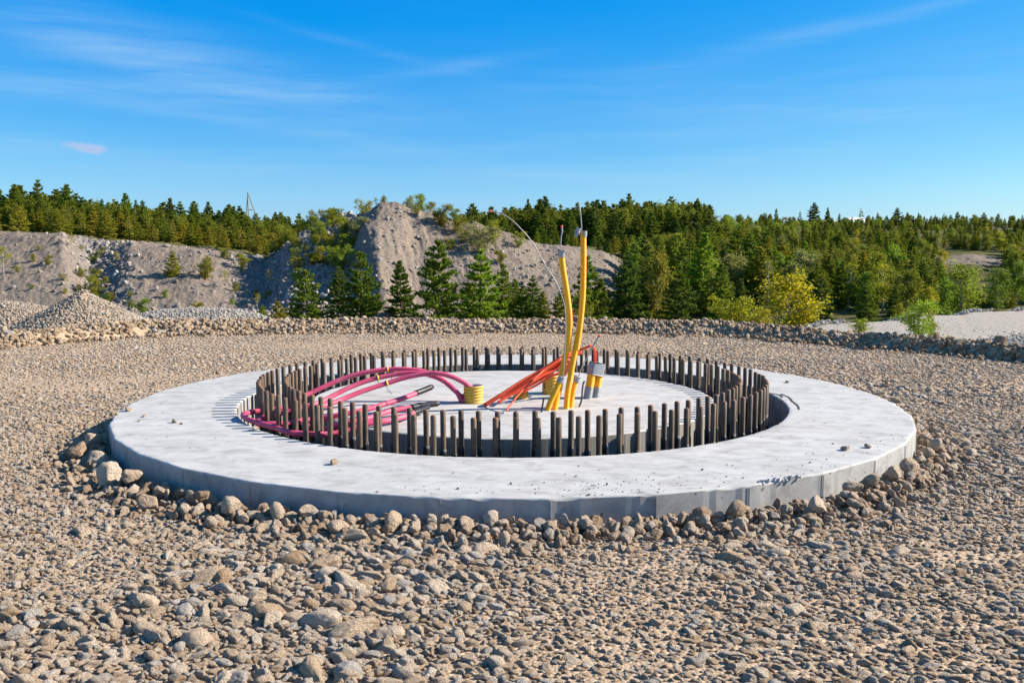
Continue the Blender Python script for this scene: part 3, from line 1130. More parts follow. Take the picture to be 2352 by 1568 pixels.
def build_core():
    root = empty('concrete_core', (CX, CY, 0))
    tag(root, 'round concrete slab in the middle that carries all conduits', 'foundation core')
    na = 360
    A = np.linspace(0, 2 * np.pi, na, endpoint=False)
    w = (np.degrees(A) - 3.3) % 12 - 6
    e = RD * np.cos(np.radians(6)) / np.cos(np.radians(w)) + 0.006 * (vn.fbm(np.degrees(A) * 0.6, A * 0 + 2, 4) - .5)
    V, F = [], []
    rad = list(np.linspace(0.02, 0.985, 22)) + [0.995]
    for t in rad:
        r = e * t
        z = ST + 0.010 * (vn2.fbm(r * np.sin(A) * 1.9 + 30, r * np.cos(A) * 1.9 + 30, 4) - .5) - 0.004
        V.append(np.stack([r * np.sin(A), -r * np.cos(A), z], 1))
    V.append(np.stack([e * np.sin(A), -e * np.cos(A), np.full(na, ST - 0.012)], 1))
    k = np.arange(na)
    k2 = (k + 1) % na
    for i in range(len(V) - 1):
        F.append(np.stack([i * na + k, (i + 1) * na + k, (i + 1) * na + k2, i * na + k2], 1))
    F = np.vstack(F)
    ctr = k[::-1]
    me = mesh_fast('top_surface', np.vstack(V), F, M_CORE)
    ob('top_surface', me, root)
    ob('top_centre', mesh_np('top_centre', [(0.022 * math.sin(a) * RD, -0.022 * math.cos(a) * RD, ST - 0.004) for a in np.linspace(0, 6.28, 24, endpoint=False)],
                             [tuple(range(24))], M_CORE), root)
    VV = [np.stack([e * np.sin(A), -e * np.cos(A), np.full(na, z)], 1) for z in (ST - 0.012, ST - 0.06, ZF - 0.02)]
    FF = np.vstack([np.stack([i * na + k, (i + 1) * na + k, (i + 1) * na + k2, i * na + k2], 1) for i in range(2)])
    me = mesh_fast('side_face', np.vstack(VV), FF, M_BOARD, smooth=False)
    add_attr(me, 'ang', np.tile(A, 3).astype(np.float32), 'FLOAT')
    ob('side_face', me, root)


build_core()


# crumbs of dirt on the slab
def crumbs():
    rs = np.random.RandomState(21)
    P, Sc, Ro = [], [], []
    for i in range(230):
        if i < 175:
            a = rs.uniform(-14, 58) if i < 110 else rs.normal(10, 5)
            r = ring_edge(a) - abs(rs.normal(0, 0.20)) - 0.02
        else:
            a = rs.uniform(-90, 110)
            r = rs.uniform(RH + .05, ring_edge(a) - 0.02)
        if r < RH + .04:
            continue
        d = rs.uniform(0.005, 0.012) * (1.8 if rs.rand() < 0.07 else 1)
        p = onring(a, r)
        P.append((p.x, p.y, ST + d * 0.2))
        Sc.append(d)
        Ro.append(rs.uniform(0, 6, 3))
    o = scatter('dirt_crumbs', P, np.array(Sc), np.array(Ro), SRC_LO, M_ROCK_GREY)
    tag(o, 'dark crumbs of dirt and mortar strewn over the concrete ring', 'crumbs', None, 'stuff')


crumbs()

# ------------------------------------------------------------------ anchor bolts
NB, PH = 100, 0.65
BT = 0.2187 + 0.004


def bolt_mesh():
    r = 0.0195
    prof = [(r, ZF - ST - 0.02)]
    prof += [(r, z) for z in (-0.1, 0.0, 0.1)]
    prof += [(r, BT - 0.009), (r - 0.002, BT - 0.005), (r - 0.006, BT - 0.0012), (r - 0.010, BT), (0.0004, BT)]
    V, F = lathe(prof, 18)
    return mesh_np('rod', V, F, M_BOLT)


def sleeve_mesh(s):
    rs = random.Random(s)
    zt = -0.028 - 0.03 * rs.random()
    V, F = lathe([(0.0235, ZF - ST - 0.01), (0.0232, zt - 0.02), (0.0225, zt), (0.019, zt + 0.002)], 18)
    V = [(x, y, z + (0.008 * math.sin(3 * math.atan2(y, x) + s) if z > zt - .025 else 0)) for x, y, z in V]
    return mesh_np('sleeve', V, F, M_SLEEVE)


ROD = bolt_mesh()
SLEEVES = [sleeve_mesh(s) for s in range(5)]
ORD = ['', 'first', 'second', 'third', 'fourth', 'fifth', 'sixth', 'seventh', 'eighth', 'ninth', 'tenth', 'eleventh', 'twelfth', 'thirteenth',
       'fourteenth', 'fifteenth', 'sixteenth', 'seventeenth', 'eighteenth', 'nineteenth', 'twentieth', 'twenty-first', 'twenty-second', 'twenty-third', 'twenty-fourth', 'twenty-fifth']


def bolt_label(row, k):
    k = k % NB
    j = k if k <= 50 else k - NB          # steps right (+) or left (-) of the bolt nearest the camera
    if j == 0:
        return f'rusty {row}-row anchor bolt nearest the camera, at the front of the trench'
    if abs(j) == 50:
        return f'rusty {row}-row anchor bolt farthest from the camera, at the back of the trench'
    side = 'right' if j > 0 else 'left'
    if abs(j) <= 25:
        return f'rusty {row}-row anchor bolt, {ORD[abs(j)]} to the {side} of the frontmost one'
    return f'rusty {row}-row anchor bolt on the far arc, {ORD[50 - abs(j)]} to the {side} of the rearmost one'


for row, rr in (('outer', RB), ('inner', RI)):
    for k in range(NB):
        a = PH + k * 360 / NB + rng.uniform(-.12, .12)
        p = onring(a, rr + rng.uniform(-.003, .003), ST + rng.uniform(-.005, .004))
        root = empty('anchor_bolt', p)
        root.rotation_euler = (rng.gauss(0, .005), rng.gauss(0, .005), rng.uniform(0, 6.28))
        tag(root, bolt_label(row, k), 'anchor bolt', f'{row} row of anchor bolts standing in the trench')
        ob('rod', ROD, root)
        ob('sleeve', SLEEVES[rng.randrange(5)], root)


# ------------------------------------------------------------------ conduits, cables
def px1(x, y):      # crops the picture positions were measured in
    return (550 + x * .29762) / 1.0884, (800 + y * .29762) / 1.0884


def px2(x, y):
    return (1150 + x * .2551) / 1.0884, (480 + y * .2551) / 1.0884


def px3(x, y):
    return (1100 + x * .17007) / 1.0884, (920 + y * .17007) / 1.0884


def px4(x, y):
    return (1330 + x * .14027) / 1.0884, (820 + y * .14027) / 1.0884


def at4(x, y, Y):
    return aty(*px4(x, y), Y)


def at2(x, y, Y):
    return aty(*px2(x, y), Y)


def at1(x, y, Y):
    return aty(*px1(x, y), Y)


def at3(x, y, Y):
    return aty(*px3(x, y), Y)


def collar(path, r, flare=0.0, seg=16, ragged=0.0, seed=0):
    """taped collar round the end of a pipe, open and a little ragged at the top"""
    rs = random.Random(seed)
    V, F = tube(path, [r * 1.0 + flare * max(0, (i / (len(path) - 1) - .55)) for i in range(len(path))], seg, False)
    n = len(path)
    ax = (path[-1] - path[-2]).normalized()
    for k in range(seg):
        d = rs.uniform(-1, 1) * ragged
        V[(n - 1) * seg + k] = V[(n - 1) * seg + k] + ax * d + (V[(n - 1) * seg + k] - path[-1]) * rs.uniform(-.25, .35) * (ragged > 0)
    # a puckered lid closing round the wire
    b = len(V)
    V.append(path[-1] + ax * 0.004)
    for k in range(seg):
        F.append(((n - 1) * seg + k, (n - 1) * seg + (k + 1) % seg, b))
    return V, F


RP = 0.0262      # conduit radius
# tall conduit leaning left at the top
pA = [at4(400, 1448, 7.12), at4(440, 1270, 7.16), at4(490, 1060, 7.2), at4(525, 870, 7.22), at4(560, 650, 7.23), at4(608, 450, 7.23), at4(645, 240, 7.22),
      at2(1055, 1560, 7.21), at2(1068, 1400, 7.19), at2(1074, 1260, 7.17), at2(1062, 1110, 7.15), at2(1032, 900, 7.13), at2(1010, 760, 7.12), at2(994, 625, 7.11)]
pA[0].z = ST - 0.01
root = empty('tall_conduit', pA[0])
tag(root, 'tall yellow corrugated conduit bent left, with torn grey tape and a red tipped wire', 'conduit')


def part(name, vf, mat, parent, smooth=True):
    V, F = vf
    off = parent.matrix_basis.translation
    return ob(name, mesh_np(name, [Vector(v) - off for v in V], F, mat, smooth), parent)


part('pipe', corr(catmull(pA, 10), RP, 0.0105, 0.0036), M_YELLOW, root)
cA = resample(catmull([at2(996, 640, 7.11), at2(995, 600, 7.11), at2(996, 575, 7.11)], 4), .004)[0]
part('tape_collar', collar(cA, RP + .002, 0.012, 20, 0.012, 3), M_TAPE, root)
wA = catmull([at2(990, 640, 7.11), at2(985, 560, 7.10), at2(989, 470, 7.10), at2(994, 420, 7.10), at2(1000, 385, 7.10)], 6)
part('wire', tube(wA, 0.0045, 8), M_WIRE, root)
part('taped_tip', tube(catmull([at2(996, 410, 7.10), at2(1001, 385, 7.10), at2(998, 350, 7.10)], 6), 0.0075, 10), M_TAPE, root)
part('end_cap', tube([at2(998, 352, 7.10), at2(998, 343, 7.10), at2(997, 328, 7.10), at2(997, 325, 7.10)], [.0075, .009, .009, .006], 10), M_RED, root)

# tall conduit, straight one
pB = [at4(610, 1432, 7.165), at4(625, 1250, 7.18), at4(650, 1050, 7.2), at4(690, 830, 7.21), at4(738, 560, 7.22), at4(790, 300, 7.22), at4(835, 60, 7.22),
      at2(1140, 1540, 7.22), at2(1163, 1400, 7.21), at2(1187, 1200, 7.2), at2(1203, 1000, 7.19), at2(1208, 800, 7.18), at2(1209, 600, 7.17), at2(1208, 385, 7.16)]
pB[0].z = ST - 0.01
root = empty('tall_conduit', pB[0])
tag(root, 'tallest yellow corrugated conduit with a wad of grey tape and a bare wire on top', 'conduit')
part('pipe', corr(catmull(pB, 10), RP, 0.0105, 0.0036), M_YELLOW, root)
cB = resample(catmull([at2(1210, 440, 7.16), at2(1211, 410, 7.16), at2(1213, 380, 7.16)], 4), .004)[0]
V, F = tube(cB, RP + .002, 20, False)
F = [f for f in F if max(Vector(V[i]).x for i in f) > cB[0].x - 0.004]
part('tape_collar', (V, F), M_TAPE, root, True)
# crumpled tape wad
bmw = ICO[3]
wad = []
c0 = at2(1152, 395, 7.15)
for v in bmw[0]:
    n = 1 + .25 * math.sin(5 * v[0] + 1) * math.sin(6 * v[2]) + .15 * math.sin(11 * v[1] + 4 * v[2])
    wad.append(c0 + Vector((v[0] * 0.024 + v[2] * 0.012, v[1] * 0.018, v[2] * 0.038)) * n)
part('tape_wad', (wad, [tuple(f) for f in bmw[1]]), M_TAPE, root, False)
part('wire', tube(catmull([at2(1186, 400, 7.155), at2(1191, 350, 7.15), at2(1186, 270, 7.15), at2(1178, 190, 7.15), at2(1172, 150, 7.15)], 6), 0.0045, 8), M_WIRE, root)
part('taped_tip', tube(catmull([at2(1178, 195, 7.15), at2(1172, 160, 7.15), at2(1168, 125, 7.15)], 6), [.007] * 9 + [.008, .009, .007, .004], 10), M_WIRE, root)

# short conduit that throws out the long arched wire
pS = [at4(272, 1452, 7.09), at4(330, 1310, 7.1), at4(410, 1140, 7.11), at4(480, 980, 7.12), at4(512, 905, 7.12)]
pS[0].z = ST - 0.01
root = empty('short_conduit', pS[0])
tag(root, 'short slanted yellow conduit whose long grey wire arches high to the left', 'conduit')
part('pipe', corr(catmull(pS, 10), RP, 0.0105, 0.0036), M_YELLOW, root)
part('tape_collar', collar(resample(catmull([at4(487, 965, 7.12), at4(516, 900, 7.12), at4(522, 868, 7.12)], 4), .005)[0], RP + .0025, 0.004, 18, 0.009, 5), M_TAPE, root)
arc = [at4(535, 880, 7.11), at4(557, 800, 7.10), at4(574, 650, 7.09), at4(578, 480, 7.08), at4(587, 250, 7.07), at2(1030, 1560, 7.06), at2(1034, 1400, 7.05), at2(1037, 1250, 7.05),
       at2(1024, 1110, 7.05), at2(1001, 1030, 7.05), at2(960, 920, 7.05), at2(910, 830, 7.05), at2(850, 740, 7.04), at2(800, 650, 7.03), at2(740, 540, 7.02), at2(680, 455, 7.01),
       at2(600, 365, 7.0), at2(520, 285, 7.0), at2(440, 228, 7.0), at2(378, 200, 7.0)]
part('wire', tube(catmull(arc, 6), 0.0041, 8), M_WIRE, root)
part('taped_tip', tube(catmull([at2(382, 202, 7.0), at2(345, 193, 7.0), at2(305, 187, 7.0)], 6), [.0065 + .0012 * math.sin(i * 2) for i in range(13)], 10), M_WIRE, root)
part('end_cap', tube([at2(306, 187, 7.0), at2(298, 187, 7.0), at2(284, 188, 7.0), at2(278, 189, 7.0)], [.0075, .0095, .0095, .006], 10), M_RED, root)

pT = [at4(692, 1412, 7.22), at4(712, 1250, 7.24), at4(745, 1080, 7.25), at4(785, 930, 7.26), at4(795, 895, 7.26)]
pT[0].z = ST - 0.01
root = empty('short_conduit', pT[0])
tag(root, 'short yellow conduit beside the tallest one, its taped wire slanting up to the right', 'conduit')
part('pipe', corr(catmull(pT, 10), RP * 0.9, 0.0105, 0.0036), M_YELLOW, root)
part('tape_collar', collar(resample(catmull([at4(788, 965, 7.26), at4(796, 900, 7.26), at4(806, 858, 7.26)], 4), .005)[0], RP * .95 + .002, 0.006, 18, 0.010, 8), M_TAPE, root)
part('wire', tube(catmull([at4(830, 880, 7.25), at4(850, 790, 7.25), at4(900, 670, 7.25), at4(960, 560, 7.26), at4(1030, 420, 7.26)], 6), 0.0042, 8), M_WIRE, root)
part('taped_tip', tube(catmull([at4(1025, 430, 7.26), at4(1090, 320, 7.26), at4(1140, 225, 7.26), at4(1182, 150, 7.26)], 6), [.005 + .003 * min(1, i / 9) for i in range(19)], 10), M_TAPE, root)
part('end_cap', tube([at4(1180, 158, 7.26), at4(1190, 145, 7.26), at4(1208, 135, 7.26), at4(1220, 128, 7.26)], [.008, .010, .010, .006], 10), M_RED, root)

# bent steel rods
for (pts, lab) in (([(165, 1492, 7.0), (185, 1390, 7.0), (205, 1280, 7.0), (212, 1240, 7.0)], 'short bent dark steel rod left of the yellow conduits'),
                   ([(832, 1398, 7.25), (872, 1320, 7.25), (888, 1220, 7.25), (898, 1090, 7.25), (912, 1000, 7.26), (935, 940, 7.27)], 'longer bent dark steel rod leaning on the taped duct pair')):
    P = [at4(*q) for q in pts]
    P[0].z = ST - 0.01
    V, F = tube(catmull(P, 6), 0.0075, 10)
    o = ob('steel_rod', mesh_np('steel_rod', [v - P[0] for v in V], F, M_REBAR), None, P[0])
    tag(o, lab, 'steel rod')

# two corrugated ducts wrapped together with grey tape
root = empty('taped_ducts', at4(1060, 1230, 7.75))
tag(root, 'leaning pair of yellow ducts bound together with grey tape, orange tube on top', 'duct pair')
for (b0, t0, r) in (((992, 1235, 7.70), (1078, 720, 7.735), 0.0395), ((1138, 1220, 7.75), (1212, 740, 7.78), 0.0345)):
    a, b = at4(*b0), at4(*t0)
    a = a + (a - b).normalized() * 0.02
    P = resample([a, b], 0.004)[0]
    L = len(P)
    lo = P[:int(L * 0.42)]
    part('duct_foot', corr(lo, r + .002, 0.0115, 0.0030, 22), M_TAPE, root)
    part('duct', corr(P[int(L * 0.38):], r, 0.0115, 0.0042, 22), M_YELLOW, root)
# wrap: rounded stadium section round both ducts
a0, a1 = at4(1050, 825, 7.73), at4(1095, 608, 7.75)
b0, b1 = at4(1192, 850, 7.765), at4(1236, 648, 7.785)
V, F = [], []
nz, ns = 26, 40
for i in range(nz + 1):
    t = i / nz
    p, q = a0.lerp(a1, t), b0.lerp(b1, t)
    rr = 0.046 + 0.0022 * math.cos(math.pi * 2 * i / 2.6)
    dx = (q - p)
    ln = dx.length
    ex = dx.normalized()
    up = (a1 - a0).normalized()
    ey = up.cross(ex)
    for k in range(ns):
        an = 2 * math.pi * k / ns
        base = q if math.cos(an) > 0 else p
        jag = up * (0.010 * math.sin(k * 1.9)) if i in (nz,) else Vector()
        V.append(base + ex * math.cos(an) * rr * 0.82 + ey * math.sin(an) * rr + jag)
for i in range(nz):
    for k in range(ns):
        k2 = (k + 1) % ns
        F.append((i * ns + k, i * ns + k2, (i + 1) * ns + k2, (i + 1) * ns + k))
F.append(tuple(nz * ns + k for k in range(ns)))
part('tape_wrap', (V, F), M_TAPE, root)


# wide corrugated stubs
def stub(name, label, c, rad, h, ribs, cut=None, mat=M_YELLOW2, liner=M_PINKIN):
    root = empty(name, c)
    tag(root, label, 'duct stub')
    prof = []
    for i in range(ribs * 6 + 1):
        t = i / (ribs * 6)
        prof.append((rad - 0.0065 * (0.5 - 0.5 * math.cos(2 * math.pi * ribs * t + math.pi)), t * h))
    seg = 56
    V, F = lathe(prof, seg)
    V2, F2 = lathe([(rad - 0.011, 0.0), (rad - 0.011, h * 0.98), (rad - 0.007, h)], seg)
    if cut:
        F = [f for f in F if cut(math.atan2(np.mean([V[i][1] for i in f]), np.mean([V[i][0] for i in f])), np.mean([V[i][2] for i in f]) / h)]
        F2 = [f for f in F2 if cut(math.atan2(np.mean([V2[i][1] for i in f]), np.mean([V2[i][0] for i in f])), np.mean([V2[i][2] for i in f]) / h)]
    ob('shell', mesh_np('shell', V, F, mat), root)
    if not cut:
        ob('liner', mesh_np('liner', V2, [tuple(reversed(f)) for f in F2], liner), root)
    return root


PS = Vector((-0.335, 7.46, ST - 0.006))
stub('duct_stub', 'yellow ribbed duct stub that the pink cables come out of', PS, 0.086, 0.155, 6)
s2 = Vector((0.078, 7.71, ST - 0.006))
stub('duct_stub', 'low torn yellow duct stub behind the orange tubes', s2, 0.073, 0.115, 5,
     lambda a, t: t < 0.32 + 0.55 * (math.sin(a * 1.5 + 0.6) > 0.2) + 0.1 * math.sin(a * 5) or (2.2 < a < 2.9 and t < 1.3))
s3 = Vector((0.365, 7.98, ST - 0.006))
stub('duct_stub', 'ribbed yellow duct stub with a cut slot, behind the tall conduits', s3, 0.088, 0.175, 6,
     lambda a, t: not (-2.65 < a < -2.35 and t > 0.30))

# orange tubes: bundle lying against the conduits
root = empty('orange_tubes', at3(900, 560, 7.4))
tag(root, 'bundle of thin orange tubes slanting down from the taped duct pair', 'tubes')


def otube(pts, r=0.0085, name='tube', smooth=8):
    part(name, tube(catmull(pts, smooth), r, 10), M_ORANGE, root)


otube([at3(640, 545, 7.22), at3(950, 350, 7.28), at3(1250, 160, 7.36), at3(1500, 20, 7.42), at4(560, 500, 7.46), at4(700, 440, 7.5), at4(830, 400, 7.54), at4(875, 395, 7.56)], 0.0128)
otube([at3(655, 560, 7.21), at3(960, 372, 7.27), at3(1260, 185, 7.35), at3(1520, 45, 7.41), at4(560, 540, 7.45), at4(720, 465, 7.49), at4(850, 392, 7.5), at4(960, 350, 7.5), at4(1040, 322, 7.5),
       at4(1095, 345, 7.52), at4(1122, 430, 7.58), at4(1128, 520, 7.65), at4(1118, 620, 7.72)], 0.0115)
otube([at3(850, 505, 7.26), at3(1010, 410, 7.30), at3(1290, 240, 7.36), at3(1500, 110, 7.42), at3(1700, 10, 7.47), at4(640, 520, 7.5), at4(800, 440, 7.54), at4(872, 425, 7.56)], 0.0121)
otube([at3(900, 445, 7.34), at3(1000, 385, 7.36), at3(1250, 225, 7.40), at3(1480, 90, 7.44), at3(1680, -20, 7.48), at4(640, 560, 7.52), at4(660, 660, 7.6), at4(640, 760, 7.7), at4(560, 860, 7.85)], 0.0121)
otube([at3(960, 420, 7.36), at3(1060, 350, 7.38), at3(1300, 200, 7.42), at3(1530, 70, 7.46), at4(470, 590, 7.48), at4(610, 520, 7.52), at4(800, 470, 7.56), at4(880, 440, 7.58)], 0.0115)
otube([at3(1000, 405, 7.40), at3(1180, 330, 7.42), at3(1420, 200, 7.46), at3(1640, 70, 7.48), at4(560, 620, 7.52), at4(640, 600, 7.55), at4(655, 680, 7.62), at4(600, 800, 7.8)], 0.0121)
otube([at3(1230, 350, 7.44), at3(1400, 260, 7.48), at3(1620, 130, 7.52), at3(1750, 60, 7.56), at4(600, 660, 7.6), at4(620, 720, 7.68), at4(540, 850, 7.88)], 0.0095)
# thin loose tube with a taped end
th = [at3(965, 640, 6.95), at3(1120, 430, 7.08), at3(1280, 260, 7.18), at3(1450, 100, 7.28), at3(1540, 20, 7.34), at4(520, 540, 7.42)]
otube(th, 0.0075)
part('taped_tip', tube([at3(915, 692, 6.92), at3(930, 670, 6.93), at3(965, 635, 6.95)], [.003, .012, .007], 10), M_TAPE, root)
part('tie', tube([at4(945, 372, 7.5), at4(962, 362, 7.5)], .0115, 10), M_TIE, root)


# pink cables
def pol(a, r, z):
    return onring(a, r, ST + z)


PR = 0.0212


def pink(label, pts, tip, ties=()):
    P = catmull(pts, 10)
    root = empty('pink_cable', PS)
    tag(root, label, 'cable', 'pink power cables curling out of the duct stub')
    part('jacket', tube(resample(P, 0.02)[0], PR, 16), M_PINK, root)
    q = catmull(tip, 6)
    n = len(q)
    rr = [PR + .0035] * (n - 5) + [PR + .0015, PR - .001, PR - .003, PR - .004, PR - .005]
    part('shrink_cap', tube(q, rr, 12), M_BLACK, root)
    for (x, y, Y, dx) in ties:
        c = at1(x, y, Y)
        i = min(range(len(P)), key=lambda k: (P[k] - c).length)
        d = (P[min(len(P) - 1, i + 1)] - P[i]).normalized()
        t = part('cable_tie', tube([P[i] - d * .008, P[i] + d * .008], PR + .0035, 16), M_TIE, root)
        w0 = P[i] + Vector((0, -PR - .003, 0.0))
        V, F = tube(catmull([w0 + Vector((-.004, 0, .03)), w0, w0 + Vector((.012, -.004, -.05)), w0 + Vector((dx, -.006, -.09))], 5), [.0026] * 15 + [.0015], 6)
        off = root.matrix_basis.translation
        ob('tie_tail', mesh_np('tie_tail', [v - off for v in V], F, M_BLACK), t)


# the one on top of the arch
pink('pink cable forming the top of the arch, black capped end lying lowest',
     [PS + Vector((-.02, .01, .02)), PS + Vector((-.022, .01, .10)), at1(2035, 640, 7.50), at1(1960, 580, 7.55), at1(1850, 490, 7.6), at1(1700, 430, 7.62), at1(1550, 412, 7.62), at1(1420, 414, 7.62), at1(1300, 426, 7.60),
      at1(1150, 455, 7.57), at1(1000, 505, 7.53), at1(850, 570, 7.47), at1(740, 622, 7.42), pol(-76.5, 1.89, .045), pol(-72, 1.915, .0), pol(-66, 1.90, -.05), pol(-60, 1.89, -.08), pol(-54, 1.885, -.085),
      pol(-49, 1.875, -.05), pol(-45, 1.84, -.005), pol(-42.5, 1.79, .024), pol(-42, 1.60, .035), pol(-43.5, 1.40, .048), pol(-41.5, 1.20, .058)],
     [pol(-41.7, 1.22, .057), pol(-41, 1.12, .062), pol(-39, 1.00, .066), pol(-38.3, .965, .067)], [(1405, 416, 7.62, .06)])
# second
pink('pink cable in the middle of the arch whose black capped end rises highest',
     [PS + Vector((-.04, -.02, .02)), PS + Vector((-.042, -.02, .09)), at1(2040, 690, 7.44), at1(1985, 600, 7.46), at1(1860, 500, 7.52), at1(1700, 448, 7.56), at1(1550, 446, 7.56), at1(1400, 470, 7.54), at1(1250, 505, 7.5),
      at1(1100, 560, 7.44), at1(960, 628, 7.36), at1(860, 680, 7.27), at1(740, 722, 7.12), pol(-64.3, 1.90, .045), pol(-62.6, 2.0, .035), pol(-62.2, 2.12, .015), pol(-61.5, 2.235, .0), pol(-59.3, 2.275, -.008), pol(-56.8, 2.24, -.01),
      pol(-55.2, 2.15, -.012), pol(-55, 2.02, -.008), pol(-54.5, 1.90, 0.0), pol(-52, 1.78, .022), pol(-49.5, 1.66, .045), pol(-48.6, 1.5, .065), pol(-49, 1.34, .085), pol(-50, 1.16, .108), pol(-52.5, 1.0, .13)],
     [pol(-52.2, 1.02, .128), pol(-54, .93, .138), pol(-56.6, .84, .150), pol(-57.6, .805, .154)], [(1330, 478, 7.53, .03)])
# third, lowest, wrapping round the outside of the bolts
pink('lowest pink cable that bends round outside the bolts over the trench edge',
     [PS + Vector((.0, -.03, .02)), PS + Vector((.0, -.03, .12)), at1(2112, 575, 7.42), at1(2050, 525, 7.42), at1(1950, 476, 7.42), at1(1830, 447, 7.42), at1(1700, 455, 7.42), at1(1550, 484, 7.40), at1(1400, 530, 7.36),
      at1(1200, 595, 7.28), at1(1050, 655, 7.2), at1(930, 700, 7.1), at1(800, 730, 7.0), pol(-66.6, 1.90, .045), pol(-66.2, 2.02, .036), pol(-66.0, 2.16, .03), pol(-65.4, 2.28, .03), pol(-63.3, 2.355, .03), pol(-60, 2.375, .03),
      pol(-56.5, 2.345, .02), pol(-53, 2.29, .005), pol(-49.5, 2.255, -.005), pol(-46.6, 2.235, -.015), pol(-44.5, 2.17, -.022), pol(-42.6, 2.08, -.03), pol(-41.0, 1.985, -.03), pol(-39.2, 1.89, -.012), pol(-37.3, 1.79, .024),
      pol(-35.2, 1.66, .035), pol(-34.6, 1.48, .038), pol(-36.0, 1.30, .045)],
     [pol(-35.9, 1.32, .045), pol(-36.4, 1.24, .048), pol(-38, 1.12, .052), pol(-38.6, 1.085, .053)], [(1395, 532, 7.36, .05)])


# ------------------------------------------------------------------ berm, piles, bank
def berm():
    rs = np.random.RandomState(31)
    xs = np.arange(-11.5, 11.5, 0.06)
    ny = 14
    V = []
    hgt = 0.15 + 0.09 * vn.fbm(xs * 0.9, xs * 0 + 3, 3)
    hgt = hgt * (1 + 0.12 * (xs < -5))
    for j in range(ny):
        t = j / (ny - 1)
        prof = max(0, math.sin(math.pi * min(1, t * 1.0))) ** 0.8
        yy = berm_y(xs) - 0.05 + t * 1.25
        zz = prof * hgt * (0.85 + 0.3 * vn2.fbm(xs * 3, yy * 3, 2)) - 0.03
        V.append(np.stack([xs, yy, zz], 1))
    V = np.array(V)
    base = (V.reshape(-1, 3), grid_faces(ny, len(xs)))
    P, Sc, Ro = [], [], []
    n = 13000
    xi = rs.randint(0, len(xs), n)
    tj = rs.rand(n) * (ny - 2)
    j = tj.astype(int)
    f = (tj - j)[:, None]
    P = V[j, xi] * (1 - f) + V[j + 1, xi] * f
    P[:, 0] += rs.uniform(-.03, .03, n)
    d = 0.036 + 0.085 * rs.rand(n) ** 2.4 + 0.07 * (rs.rand(n) < 0.03)
    P[:, 2] += d * 0.12
    st = rs.uniform(.8, 1.25, n)
    scl = np.stack([d * st, d / st ** .5, d * 1.05], 1)
    rot = np.stack([rs.normal(0, .6, n), rs.normal(0, .6, n), rs.uniform(0, 6.28, n)], 1)
    # stray stones in front of the berm on the right
    m = 900
    X = rs.uniform(-10, 10.5, m)
    Y = berm_y(X) - np.abs(rs.normal(0, 0.22, m)) - (rs.rand(m) < .3) * 0.35 * (X > 2)
    d2 = rs.uniform(.04, .10, m)
    P = np.vstack([P, np.stack([X, Y, d2 * .2], 1)])
    scl = np.vstack([scl, np.repeat(d2[:, None], 3, 1)])
    rot = np.vstack([rot, np.stack([rs.normal(0, .4, m), rs.normal(0, .4, m), rs.uniform(0, 6.28, m)], 1)])
    o = scatter('rubble_berm', P, scl, rot, SRC_HI, M_ROCK_BERM, base, M_GROUND)
    tag(o, 'low berm of brown stones bordering the gravel pad', 'berm', None, 'stuff')


berm()


def mound(name, label, cx, cy, h, rx, ry, seed, n, mat, dmin, dmax, base_mat, sharp=1.0, group=None, kind=None, z0=-0.1):
    rs = np.random.RandomState(seed)
    nr, na = 22, 72
    V = []
    for i in range(nr):
        t = (i + 0.02) / (nr - 1)
        for k in range(na):
            a = 2 * math.pi * k / na
            wob = 1 + 0.22 * (float(vn.fbm(2 + math.cos(a) * 1.4 + seed, 2 + math.sin(a) * 1.4, 3)) - .5)
            x, y = cx + rx * wob * t * math.cos(a), cy + ry * wob * t * math.sin(a)
            z = z0 + (h - z0) * max(0, 1 - t ** sharp) + 0.10 * h * (float(vn2.fbm(x * 1.3, y * 1.3, 3)) - .5)
            V.append((x, y, z))
    V = np.array(V).reshape(nr, na, 3)
    Vc = np.concatenate([V, V[:, :1]], 1)
    base = (Vc.reshape(-1, 3), grid_faces(nr, na + 1))
    t = np.sqrt(rs.rand(n)) * (nr - 2)
    a = rs.rand(n) * na
    i, k = t.astype(int), a.astype(int)
    ft, fa = (t - i)[:, None], (a - k)[:, None]
    P = (Vc[i, k] * (1 - ft) + Vc[i + 1, k] * ft) * (1 - fa) + (Vc[i, k + 1] * (1 - ft) + Vc[i + 1, k + 1] * ft) * fa
    d = dmin + (dmax - dmin) * rs.rand(n) ** 2
    P[:, 2] += d * .15
    st = rs.uniform(.8, 1.25, n)
    scl, rot = np.stack([d * st, d / st ** .5, d], 1), np.stack([rs.normal(0, .7, n), rs.normal(0, .7, n), rs.uniform(0, 6.28, n)], 1)
    if kind:
        return tag(scatter(name, P, scl, rot, SRC_LO, mat, base, base_mat), label, 'gravel', group, kind)
    root = ob(name, mesh_fast(name, base[0], base[1], base_mat))
    tag(root, label, 'gravel pile', group)
    o = scatter('stones', P, scl, rot, SRC_LO, mat)
    o.parent = root
    o['kind'] = 'stuff'
    return root


